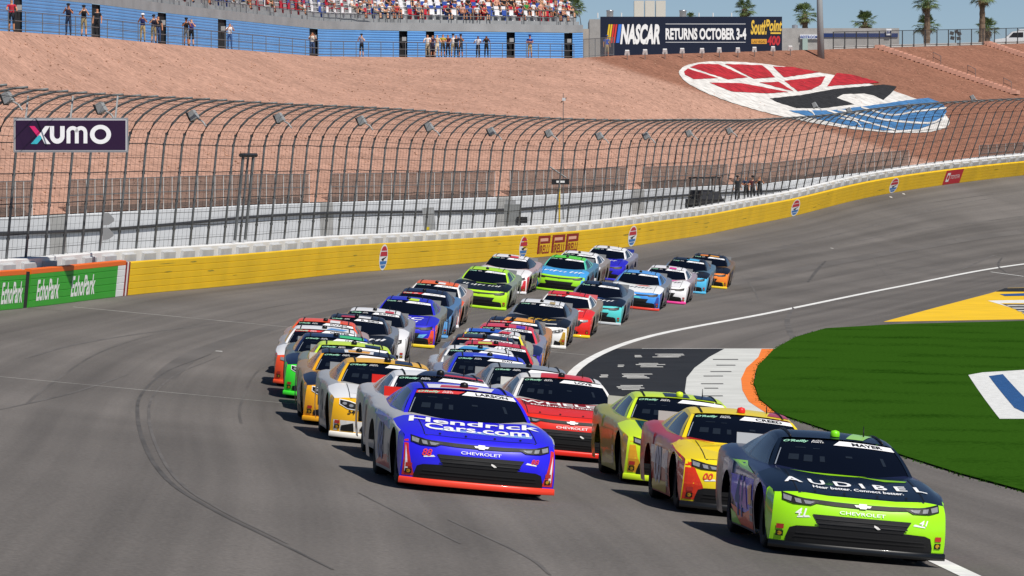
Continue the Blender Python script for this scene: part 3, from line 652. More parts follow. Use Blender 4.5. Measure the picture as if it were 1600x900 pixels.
def tpoint(k, fr):
    S, z, w_, sb, dr = ROWS[k]; a = abs(fr)
    crown = .018 * max(0, 1 - ((a - .72) / .2) ** 2) if 6 <= k <= 17 and abs(a - .72) < .2 else 0
    drop = dr * (0 if a < .8 else ((a - .8) / .2) ** 2.2)
    return Vector((fr * w_, S + sb * (.35 * a ** 2 + .65 * a ** 5) - NY, z + crown - drop))
fr_all = [-f for f in FR[::-1]] + FR[1:]
EDGE = [tpoint(k, 1.0) for k in range(len(ROWS))]
def side_mesh(sx):
    mb = MB(); es = EDGE[5:20]; ey = [p.y for p in es]
    st = set(round(y, 4) for y in ey)
    for yc in (.98 - NY, 3.65 - NY):
        for a in np.linspace(-1, 1, 15): st.add(round(yc + .385 * math.sin(a * math.pi / 2), 4))
        st.add(round(yc - .3851, 4)); st.add(round(yc + .3851, 4))
    for y in np.arange(-1.9, 2.4, .25): st.add(round(float(y), 4))
    st = sorted(y for y in st if ey[0] <= y <= ey[-1]); rows = []
    hs = (1, .93, .8, .62, .42, .22, 0)
    c0 = []     # front column follows the corner of the nose
    z1 = EDGE[5].z
    for h in hs:
        z = .13 + (z1 - .13) * h; c0.append(Vector((float(np.interp(z, [p.z for p in EDGE[:6]], [p.x for p in EDGE[:6]])), float(np.interp(z, [p.z for p in EDGE[:6]], [p.y for p in EDGE[:6]])), z)))
    rows.append(c0)
    for y in st[1:]:
        xe = float(np.interp(y, ey, [p.x for p in es])); ze = float(np.interp(y, ey, [p.z for p in es])); b = .13 if y < 1.2 else .20
        for yc in (.98 - NY, 3.65 - NY):
            if abs(y - yc) < .385: b = max(b, .335 + math.sqrt(max(0, .385 ** 2 - (y - yc) ** 2)))
        col = []
        for h in hs:
            z = b + (ze - b) * h; zr = (z - .13) / (ze - .13); x = xe + .028 * math.sin(math.pi * min(1, max(0, 1.15 - zr)) ** .8) * (1 if zr < .999 else 0) - (.03 if zr < .25 else 0) * (1 - zr / .25)
            col.append(Vector((x, y, z)))
        rows.append(col)
    fen, cor = MB(), MB()
    kc = max(i for i, r in enumerate(rows) if r[-1].y <= .98 - NY - .384)
    cor.grid(rows[:kc + 1]); mb.grid(rows[kc:])
    fen.grid([[tpoint(k, f) for f in (.75, .87, .95, 1.0)] for k in range(6, 12)]); mb.grid([[tpoint(k, f) for f in (.75, .87, .95, 1.0)] for k in range(11, 19)])
    for m_ in (mb, fen, cor): m_.v = [(x * sx, y, z) for x, y, z in m_.v]
    return mb, fen, cor
nose_mb = MB().grid([[tpoint(k, f) for f in fr_all] for k in range(0, 7)])
hood_fr = [f for f in fr_all if abs(f) <= .76]
hood_mb = MB().grid([[tpoint(k, f) for f in hood_fr] for k in range(6, 12)])
deck_mb = MB().grid([[tpoint(k, f) for f in hood_fr] for k in range(11, 19)]).grid([[tpoint(k, f) for f in fr_all] for k in range(18, 22)])
(sideL_mb, fenL, corL), (sideR_mb, fenR, corR) = side_mesh(-1), side_mesh(1)
# greenhouse
def ws(a, v):           # windshield, a in -1..1 across, v 0 base .. 1 top
    b = Vector((a * .825, 1.40 + .32 * a * a - NY, .862 - .012 * a * a)); t = Vector((a * .655, 2.12 + .12 * a * a - NY, 1.205 - .035 * a * a))
    p = b + (t - b) * v; bul = math.sin(math.pi * v) * .028; return p + Vector((0, -bul * .5, bul))
RX = [-1, -.97, -.9, -.75, -.5, -.25, 0, .25, .5, .75, .9, .97, 1]
def rf(a, v):           # roof
    w_ = .655 - .02 * v; S = 2.12 + (.12 * a * a) * (1 - v) + 1.13 * v; z = 1.205 + .075 * math.sin(math.pi * min(1, .08 + .72 * v)) + .005 * v
    return Vector((a * w_, S - NY, z - .035 * a * a - (.02 * ((abs(a) - .9) / .1) ** 2 if abs(a) > .9 else 0)))
def rw_(a, v):
    t = rf(a, 1); b = Vector((a * .70, 4.02 + .05 * a * a - NY, .965)); return t + (b - t) * v
ws_mb = MB().grid([[ws(a, v) for a in np.linspace(-1, 1, 17)] for v in np.linspace(0, 1, 9)])
roof_mb = MB().grid([[rf(a, v) for a in RX] for v in np.linspace(0, 1, 9)])
rwin_mb = MB().grid([[rw_(a, v) for a in np.linspace(-.86, .86, 9)] for v in np.linspace(.08, .93, 5)])
rfrm_mb = MB().grid([[rw_(a, v) + Vector((0, -.004, -.006)) for a in np.linspace(-1, 1, 9)] for v in np.linspace(0, 1, 5)])
def gs(u, v, sx):       # greenhouse side
    bot = Vector((.825 + .03 * math.sin(math.pi * u), 1.72 + 2.35 * u - NY, .845 + .11 * u)); tp = rf(1, max(0, min(1, u)))
    p = bot + (tp - bot) * v; p.x += .02 * math.sin(math.pi * v); return Vector((p.x * sx, p.y, p.z))
US = [0, .05, .09, .2, .32, .44, .56, .60, .64, .74, .84, .90, 1.0]; VS = [0, .10, .3, .5, .7, .88, 1.0]
def gs_split(sx):
    fr, wn, qw = MB(), MB(), MB()
    for i in range(len(US) - 1):
        for j in range(len(VS) - 1):
            um, vm = (US[i] + US[i+1]) / 2, (VS[j] + VS[j+1]) / 2
            q = [gs(US[i], VS[j], sx), gs(US[i+1], VS[j], sx), gs(US[i+1], VS[j+1], sx), gs(US[i], VS[j+1], sx)]
            tgt = fr
            if .09 < um < .56 and .10 < vm < .88: tgt = wn
            elif .64 < um < .84 and .10 < vm < .88: tgt = qw
            tgt.add(q, [(0, 1, 2, 3)])
    return fr, wn, qw
gsL, gsR = gs_split(-1), gs_split(1)
PILLS = [MB().grid([[ws(a, v) + Vector((0, -.006, .006)) for a in q] for v in np.linspace(0, 1, 9)]) for q in ((-1, -.94), (.94, 1))]
def splitter_mb():
    rows = []
    for f in np.linspace(-1, 1, 25):
        a = abs(f); S = .22 * (.35 * a ** 2 + .65 * a ** 5) - NY; x = f * .962; out = Vector((f * .7 * a ** 4, -1, 0)).normalized()
        rows.append([Vector((x, S, z)) + out * o for o, z in ((-.25, .075), (.012, .07), (.016, .075), (.012, .138), (.004, .146), (-.04, .155))])
    return MB().grid(rows)
def shaded_sidepaint(h): return mat('side_' + h, tuple(c * .8 for c in lin(h)), rough=.3, spec=.35, coat=.25)  # body colour darkened, putting the shade of the sides into the paint
MESH = {}
def cm(key, mb, weld=True, smooth=True):
    MESH[key] = mb.mesh('car_' + key, [None], smooth, weld); return MESH[key]
for key, mb in (('nose', nose_mb), ('hood', hood_mb), ('deck', deck_mb), ('sideL', sideL_mb), ('sideR', sideR_mb), ('fenL', fenL), ('fenR', fenR), ('corL', corL), ('corR', corR), ('ws', ws_mb), ('roof', roof_mb), ('rwin', rwin_mb), ('rfrm', rfrm_mb), ('splitter', splitter_mb()), ('gfL', gsL[0]), ('gwL', gsL[1]), ('gqL', gsL[2]), ('gfR', gsR[0]), ('gwR', gsR[1]), ('gqR', gsR[2]), ('pillL', PILLS[0]), ('pillR', PILLS[1])): cm(key, mb)
under = MB().box((0, -.02, .40), (1.80, 1.76, .46)); cm('bay', MB().box((0, .03, .33), (1.20, 4.5, .46)), False, False); cm('under', under, False, False)
tyre = MB(); MX = Matrix.Rotation(math.pi / 2, 3, 'Y')
tyre.lathe([(.2, -.13), (.30, -.145), (.33, -.12), (.338, 0), (.33, .12), (.30, .145), (.2, .13)], 24, MX); cm('tyre', tyre)
rim = MB(); rim.lathe([(0, .08), (.06, .09), (.10, .06), (.18, .09), (.205, .125), (.21, .0), (.205, -.125), (.18, -.09), (.10, -.06), (.06, -.09), (0, -.08)], 20, MX); cm('rim', rim)
sp = MB()
for z0, z1 in ((.99, 1.125),):
    n_ = 9; r0 = []; r1 = []
    for f in np.linspace(-1, 1, n_): r0.append((f * .76, 4.84 - .06 * f * f - NY, z0 - .01)); r1.append((f * .76, 4.90 - .06 * f * f - NY, z1))
    sp.grid([r0, r1]); sp.grid([[(x, y + .014, z) for x, y, z in r0], [(x, y + .014, z) for x, y, z in r1]]); sp.grid([r1, [(x, y + .014, z) for x, y, z in r1]])
cm('spoiler', sp, False, False)
for sx, k_ in ((-1, 'L'), (1, 'R')): cm('rail' + k_, MB().tube([rf(sx * .80, v) + Vector((0, 0, .008)) for v in np.linspace(0.02, .9, 8)], .014, 5), False)
podm = MB(); podm.lathe([(.052, 0), (.056, .03), (.045, .062), (0, .075)], 12); cm('pod', podm)
ant = MB().tube([(0, 0, 0), (.0, .05, .12)], [.010, .004], 5); cm('antenna', ant, False)
BV = MB()
for m_ in (nose_mb, hood_mb, deck_mb, sideL_mb, sideR_mb, roof_mb, fenL, fenR, corL, corR): BV.add(m_.v, m_.f)
BVH = BVHTree.FromPolygons([Vector(v) for v in BV.v], BV.f)
def proj(vf, kind, lift=.006, step=.11):
    """flat figure -> points on the body. kind: nose (x,z), hood (x,S), left / right side (y along, z)"""
    V, Fc = cut2d(vf[0], vf[1], step); out = []
    for x, y in V:
        if kind == 'nose': o, d_ = Vector((x, -4, y)), Vector((0, 1, 0))
        elif kind == 'hood': o, d_ = Vector((x, y - NY, 3)), Vector((0, 0, -1))
        elif kind == 'left': o, d_ = Vector((-3, -x, y)), Vector((1, 0, 0))
        else: o, d_ = Vector((3, x, y)), Vector((-1, 0, 0))
        h, n_, i_, ds = BVH.ray_cast(o, d_)
        if h is None: h = o + d_ * 3.0
        out.append(h - d_ * lift)
    return MB().add(out, Fc)
def wsmap(vf, lift=.006):
    V, Fc = cut2d(vf[0], vf[1], .12); out = []
    for a, v in V:
        p = ws(a, v); n_ = (ws(a + .01, v) - ws(a - .01, v)).cross(ws(a, v + .01) - ws(a, v - .01)).normalized()
        if n_.y > 0: n_ = -n_
        out.append(p + n_ * lift)
    return MB().add(out, Fc)
def rfmap(pts, lift=.006):
    V, Fc = poly2d(pts); V, Fc = cut2d(V, Fc, .15); return MB().add([rf(a, v) + Vector((0, -.5 * lift, lift)) for a, v in V], Fc)
CACHE = {}
def cached(key, fn):
    if key not in CACHE: CACHE[key] = fn().mesh('decal', [None])
    return CACHE[key]
def scribble(wd_, ht, key):
    """script too small to read in the photo: a row of uneven strokes"""
    R_ = random.Random(key); out = []; x = -wd_ / 2
    while x < wd_ / 2:
        w_ = R_.uniform(.3, .7) * ht; y = R_.uniform(-.12, .12) * ht; h_ = ht * R_.uniform(.45, 1.0)
        out.append(poly2d([(x, y - h_ / 2), (x + .18 * ht, y - h_ / 2), (x + .42 * ht, y + h_ / 2), (x + .24 * ht, y + h_ / 2)]))
        if R_.random() < .7: out.append(poly2d([(x + .1 * ht, y + .02 * ht), (x + w_, y + .10 * ht), (x + w_, y + .26 * ht), (x + .1 * ht, y + .16 * ht)]))
        x += w_ * 1.02
    return join2d(*out)
def figure(txt, wd_, ht, sh, bold, key): return scribble(wd_, ht, key) if txt == '~' else textbox(txt, wd_, ht, sh, bold)
def mirror(pts): return [(-x, y) for x, y in pts]
GLASS = mat('dark_windscreen', (.003, .005, .012), .16, spec=.05); GLASS_S = mat('side_glass', (.014, .019, .03), .10, spec=.22)
TYRE = mat('tyre_rubber', (.012, .012, .012), .75); RIM = mat('black_rim', (.03, .03, .032), .35, metal=.6); BLK = mat('black_trim', (.008, .008, .009), .5); GRL = mat('grille_black', (.006, .006, .007), .6)
BAR = mat('grille_bar', (.013, .013, .014), .5); LAMP = mat('lamp_decal', (.24, .25, .27), .3); NET = mat('window_net', (.03, .03, .03), .9)
# figures of the printed nose, in (x, z)
GR_C = [(-.54,.462),(.54,.462),(.46,.335),(.70,.325),(.77,.30),(.80,.20),(.80,.15),(-.80,.15),(-.80,.20),(-.77,.30),(-.70,.325),(-.46,.335)]
SLOT_C = [(-.80,.605),(-.62,.582),(-.3,.565),(0,.56),(.3,.565),(.62,.582),(.80,.605),(.80,.645),(.62,.622),(.3,.61),(0,.606),(-.3,.61),(-.62,.622),(-.80,.645)]
HL_C = [(-.86,.668),(-.86,.585),(-.74,.555),(-.56,.552),(-.46,.595),(-.66,.625)]
GR_T = [(-.34,.44),(.34,.44),(.44,.36),(.52,.20),(.48,.16),(-.48,.16),(-.52,.20),(-.44,.36)]
HL_T = [(-.84,.64),(-.84,.58),(-.72,.52),(-.46,.50),(-.40,.53),(-.52,.575),(-.70,.625)]
GR_F = [(-.62,.60),(.62,.60),(.70,.55),(.60,.42),(.40,.39),(-.40,.39),(-.60,.42),(-.70,.55)]
GR_F2 = [(-.50,.29),(.50,.29),(.62,.22),(.55,.165),(-.55,.165),(-.62,.22)]
HL_F = [(-.86,.63),(-.86,.57),(-.72,.54),(-.66,.575),(-.70,.61)]
BOW = [(-.075,.0),(-.095,.022),(-.045,.022),(-.04,.038),(.04,.038),(.045,.022),(.095,.022),(.075,.0),(.04,.0),(.035,-.014),(-.035,-.014),(-.04,.0)]
def make_car(C, pos, fwd, up, near):
    root = empty('stock_car'); yax = -fwd; zax = up; xax = yax.cross(zax).normalized(); yax = zax.cross(xax)
    root.matrix_world = Matrix(((xax.x, yax.x, zax.x, pos.x), (xax.y, yax.y, zax.y, pos.y), (xax.z, yax.z, zax.z, pos.z), (0, 0, 0, 1)))
    tag(root, C['label'], 'race car', 'stock cars racing in two files')
    P = lambda k, d='ffffff': paint(C.get(k, d))
    roofc = C['roof']; pil = C.get('pil', roofc); side = C['side']
    def part(nm, key, m, parent=root, loc=None):
        o = obj(nm, MESH[key], parent, [m])
        if loc: o.location = loc
        return o
    nose = part('nose', 'nose', paint(C['nose'])); hood = part('hood', 'hood', paint(C['hood']))
    part('rear_deck', 'deck', paint(C.get('deck', side)))
    sl = part('side_panel', 'sideL', shaded_sidepaint(side)); sr = part('side_panel', 'sideR', shaded_sidepaint(side))
    for s_ in 'LR': part('fender', 'fen' + s_, paint(C.get('fend', C['hood']))); part('bumper_corner', 'cor' + s_, paint(C.get('corner', C['nose'])))
    part('underbody', 'under', BLK); part('chassis', 'bay', BLK); part('splitter', 'splitter', paint(C['split']))
    roof = part('roof', 'roof', paint(roofc)); wsd = part('windshield', 'ws', GLASS)
    part('rear_window_frame', 'rfrm', paint(pil)); part('rear_window', 'rwin', GLASS)
    for s_ in 'LR':
        part('window_frame', 'gf' + s_, paint(pil)); part('side_window', 'gw' + s_, GLASS_S); part('quarter_window', 'gq' + s_, GLASS_S)
    part('windshield_pillar', 'pillL', paint(pil)); part('windshield_pillar', 'pillR', paint(pil)); part('spoiler', 'spoiler', mat('spoiler_' + C.get('spo', '7c7f82'), lin(C.get('spo', '7c7f82')), .8, spec=.1)); part('roof_rail', 'railL', BLK, roof); part('roof_rail', 'railR', BLK, roof)
    part('roof_camera', 'pod', flat(C.get('cam', '101012'), .4), roof, rf(-.02, .14)); part('antenna', 'antenna', BLK, roof, rf(.55, .35))
    for sx in (-1, 1):
        for yc in (.98 - NY, 3.65 - NY):
            t_ = part('wheel', 'tyre', TYRE, root, (sx * .775, yc, .336)); part('rim', 'rim', RIM, t_)
    def deco(nm, parent, key, fn, m):
        o = obj(nm, cached(key, fn), parent, [m]); return o
    ty = C.get('type', 'C'); em = flat(C.get('emb', 'f2f2f2'))
    if ty == 'C':
        g = deco('grille', nose, 'grC', lambda: proj(poly2d(GR_C), 'nose', .010, .05), GRL)
        for k, (z, hw) in enumerate(((.42, .50), (.375, .50), (.335, .46), (.255, .70), (.215, .72))): deco('grille_bar', g, 'grbC%d' % k, lambda: proj(rect(hw * 2, .016, 0, z), 'nose', .017, .06), BAR)
        deco('upper_grille', nose, 'slotC', lambda: proj(poly2d(SLOT_C), 'nose', .010, .05), GRL)
        for i, f in enumerate((HL_C, mirror(HL_C))):
            h_ = deco('headlight', nose, 'hlC%d' % i, lambda: proj(poly2d(f), 'nose', .014, .05), BLK); s_ = -1 if i == 0 else 1
            if near: deco('lamp', h_, 'hlcl%d' % i, lambda: proj(join2d(poly2d([(s_*.845,.648),(s_*.845,.595),(s_*.77,.578),(s_*.76,.625)]), poly2d([(s_*.735,.618),(s_*.72,.572),(s_*.66,.566),(s_*.67,.608)]), poly2d([(s_*.64,.603),(s_*.62,.565),(s_*.57,.565),(s_*.52,.592)])), 'nose', .020, .05), LAMP)
        deco('bow_emblem', nose, 'bow', lambda: proj(shift(poly2d(BOW), 0, .575), 'nose', .020, .03), em)
        if near: deco('maker_lettering', nose, 'chev', lambda: proj(shift(textbox('CHEVROLET', .50, .036, 0, .01), 0, .505), 'nose', .010, .05), em)
        if near:
            for s_ in (-1, 1): deco('side_duct', nose, 'duct%d' % s_, lambda: proj(poly2d([(s_*.58,.445),(s_*.70,.425),(s_*.70,.412),(s_*.56,.425)]), 'nose', .006), em)
    elif ty == 'T':
        g = deco('grille', nose, 'grT', lambda: proj(poly2d(GR_T), 'nose', .010, .05), GRL)
        for k, (z, hw) in enumerate(((.40, .36), (.35, .40), (.30, .43), (.25, .45), (.20, .48))): deco('grille_bar', g, 'grbT%d' % k, lambda: proj(rect(hw * 2, .014, 0, z), 'nose', .017, .06), BAR)
        for i, f in enumerate((HL_T, mirror(HL_T))):
            h_ = deco('headlight', nose, 'hlT%d' % i, lambda: proj(poly2d(f), 'nose', .014, .05), BLK); s_ = -1 if i == 0 else 1
            deco('lamp', h_, 'hlTl%d' % i, lambda: proj(join2d(*[shift(ell(.035, .022, 10), s_ * x, z) for x, z in ((.77, .592), (.67, .565), (.57, .543))]), 'nose', .020, .05), LAMP)
            deco('headlight_surround', nose, 'hls%d' % i, lambda: proj(poly2d([(s_*.85,.655),(s_*.85,.57),(s_*.72,.508),(s_*.45,.488),(s_*.38,.528),(s_*.51,.585),(s_*.70,.637)]), 'nose', .011, .05), em)
        for s_ in (-1, 1): deco('side_duct', nose, 'ductT%d' % s_, lambda: proj(poly2d([(s_*.62,.30),(s_*.80,.25),(s_*.80,.165),(s_*.60,.165)]), 'nose', .010, .05), GRL)
    else:
        g = deco('grille', nose, 'grF', lambda: proj(poly2d(GR_F), 'nose', .010, .05), GRL); deco('lower_grille', nose, 'grF2', lambda: proj(poly2d(GR_F2), 'nose', .010, .05), GRL)
        for k, z in enumerate((.56, .51, .46)): deco('grille_bar', g, 'grbF%d' % k, lambda: proj(rect(1.1, .016, 0, z), 'nose', .017, .06), BAR)
        for i, f in enumerate((HL_F, mirror(HL_F))): deco('headlight', nose, 'hlF%d' % i, lambda: proj(poly2d(f), 'nose', .014, .05), LAMP)
        deco('pony_emblem', nose, 'pony', lambda: proj(shift(rect(.12, .035), .02, .225), 'nose', .011, .05), flat('d9402c'))
    # corner of the nose in a second colour, stickers, number
    if 'corner' in C:
        for i, s_ in enumerate((-1, 1)): deco('nose_corner', nose, 'ncor%d' % i, lambda: proj(poly2d([(s_*.70,.17),(s_*.915,.17),(s_*.92,.40),(s_*.90,.64),(s_*.84,.60),(s_*.80,.40)]), 'nose', .003, .06), paint(C['corner']))
    if 'lower' in C: deco('nose_lower_band', nose, 'nlow', lambda: proj(poly2d([(-.91,.165),(.91,.165),(.92,.33),(-.92,.33)]), 'nose', .002, .08), paint(C['lower']))
    for i, s_ in enumerate((-1, 1)):
        deco('sticker', nose, 'stk%d' % i, lambda: proj(rect(.075, .05, s_ * .865, .30), 'nose', .010), flat('b9362e')); deco('sticker', nose, 'stj%d' % i, lambda: proj(rect(.075, .06, s_ * .865, .225), 'nose', .010), BLK)
        deco('sticker_disc', nose, 'std%d' % i, lambda: proj(shift(ell(.025, .022, 10), s_ * .865, .225), 'nose', .010), flat('c99a20'))
    if C.get('n'):
        deco('number', nose, 'n%s' % C['n'], lambda: proj(shift(textbox(C['n'], .12, .085, .25, .02), -.66, .475), 'nose', .010, .05), flat(C.get('nc', 'f4f4f4')))
        deco('number', nose, 'nr%s' % C['n'], lambda: proj(shift(textbox(C['n'], .10, .06, .25, .02), .68, .465), 'nose', .010, .05), flat(C.get('nc', 'f4f4f4')))
    # windshield banner
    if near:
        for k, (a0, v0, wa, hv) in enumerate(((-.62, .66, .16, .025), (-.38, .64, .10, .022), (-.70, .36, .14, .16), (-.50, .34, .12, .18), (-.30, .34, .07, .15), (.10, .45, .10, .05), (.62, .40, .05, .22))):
            deco('painted_cage_glint', wsd, 'cage%d' % k, lambda: wsmap(rect(wa, hv, a0, v0), .003), flat('1f2630', .3))  # faint cage shapes and dash reflections painted on the opaque glass
        deco('painted_edge_glint', wsd, 'eg', lambda: wsmap(poly2d([(-.925, .12), (-.91, .12), (-.90, .62), (-.912, .62)]), .004), flat('8e96a2', .3))  # bright edge highlight painted onto the glass
        deco('tow_hook', nose, 'hook', lambda: proj(poly2d([(.13,.40),(.17,.385),(.20,.36),(.17,.355),(.13,.38)]), 'nose', .022, .05), flat('e8e6e2'))
    if C.get('ban', 'k') == 'r': deco('red_banner', wsd, 'banr', lambda: wsmap(poly2d([(-.93, .835), (-.16, .835), (-.02, .97), (-.93, .97)]), .004), flat('d23a3c'))
    bw = deco('name_banner', wsd, 'banw', lambda: wsmap(poly2d([(-.10, .80), (.94, .80), (.94, .975), (.02, .975)]), .006), flat('f0f1f4'))
    deco('parts_store_lettering', wsd, 'orl', lambda: wsmap(shift(textbox("O'Reilly", .40, .085, .3, .03), -.70, .90), .008), flat('9fd9bb'))
    deco('parts_store_lettering', wsd, 'ap', lambda: wsmap(join2d(shift(textbox('AUTO', .17, .045, .1, .01), -.36, .925), shift(textbox('PARTS', .20, .045, .1, .01), -.355, .866)), .008), flat('f2f2f2'))
    if C.get('name'):
        L_ = min(.105 * len(C['name']), .66) if C['name'] != '~' else .45; deco('driver_lettering', wsd, 'nm' + C['name'] + (C['label'] if C['name'] == '~' else ''), lambda: wsmap(shift(figure(C['name'], L_, .11, 0, .03, C['label']), .48, .885), .010), flat('15161a'))
    for i, f in enumerate(C.get('roofpoly', [])): deco('roof_patch', roof, 'rp%s%d' % (C['label'], i), lambda: rfmap(f[1], .005 + .003 * i), paint(f[0]))
    for i, (txt, colr, wd_, ht, S, sh) in enumerate(C.get('ht', [])):
        deco('hood_lettering', hood, 'ht%s%s%d' % (txt, C['label'], i), lambda: proj(shift(figure(txt, wd_ * (1.15 if txt == '~' else 1), ht * (1.55 if txt == '~' else 1), sh, .02, C['label'] + str(i)), 0, S - (.06 if txt == '~' else 0)), 'hood', .009, .09), flat(colr))
    for i, (colr, pts) in enumerate(C.get('hp', [])):
        deco('hood_patch', hood, 'hp%s%d' % (C['label'], i), lambda: proj(poly2d(pts), 'hood', .003 + .002 * i, .12), paint(colr))
    for i, (colr, pts) in enumerate(C.get('np', [])):
        deco('nose_patch', nose, 'np%s%d' % (C['label'], i), lambda: proj(poly2d(pts), 'nose', .0035 + .002 * i, .05), paint(colr))
    for i, q in enumerate(([(-.70,.22),(-.688,.22),(-.682,1.36),(-.694,1.36)], [(.70,.22),(.688,.22),(.682,1.36),(.694,1.36)], [(-.69,.20),(0,.165),(.69,.20),(.69,.213),(0,.178),(-.69,.213)])): deco('panel_gap', hood, 'gap%d' % i, lambda: proj(poly2d(q), 'hood', .004, .1), BLK)
    if near:
        for i, (x, S_) in enumerate(((-.5, .27), (.5, .27), (-.18, .25), (.18, .25))): deco('hood_pin', hood, 'pin%d' % i, lambda: proj(shift(ell(.016, .03, 8), x, S_), 'hood', .012, .2), BLK)
    # sides: number and livery patches, y along the car, z up
    sn = C.get('n') or C.get('sn')
    for s_, pa in (('left', sl), ('right', sr)):
        for i, (colr, pts) in enumerate(C.get('sp', [])):
            q = [(-y, z) for y, z in pts] if s_ == 'left' else pts
            deco('side_patch', pa, 'sp%s%s%d' % (C['label'], s_, i), lambda: proj(poly2d(q), s_, .003 + .002 * i, .2), paint(colr))
        if sn:
            deco('side_number', pa, 'sn%s%s' % (sn, s_), lambda: proj(shift(textbox(sn, .34 * len(sn), .46, .2, .03), -.15 if s_ == 'left' else .15, .50), s_, .010, .15), flat(C.get('snc', '2a2c33')))
        if not sn and not C.get('sp'): deco('side_lettering', pa, 'sdef%s%s' % (C['label'], s_), lambda: proj(shift(scribble(1.15, .5, C['label']), 0, .50), s_, .008, .2), flat(('3d4048', 'e2e2e4', '6a3a3c', '2c3c66')[len(C['label']) % 4])); deco('side_skirt', pa, 'sskirt' + s_, lambda: proj(rect(1.7, .12, 0, .20), s_, .005, .3), flat('2c2d30'))
        deco('side_stickers', pa, 'ss' + s_, lambda: proj(join2d(*[rect(.12, .07, (1 if s_ == 'left' else -1) * (.92 - .15 * (k % 2)) , .28 + .085 * (k // 2)) for k in range(6)]), s_, .007, .3), flat('c9c3b8'))
    return root
LBL = 'stock car'
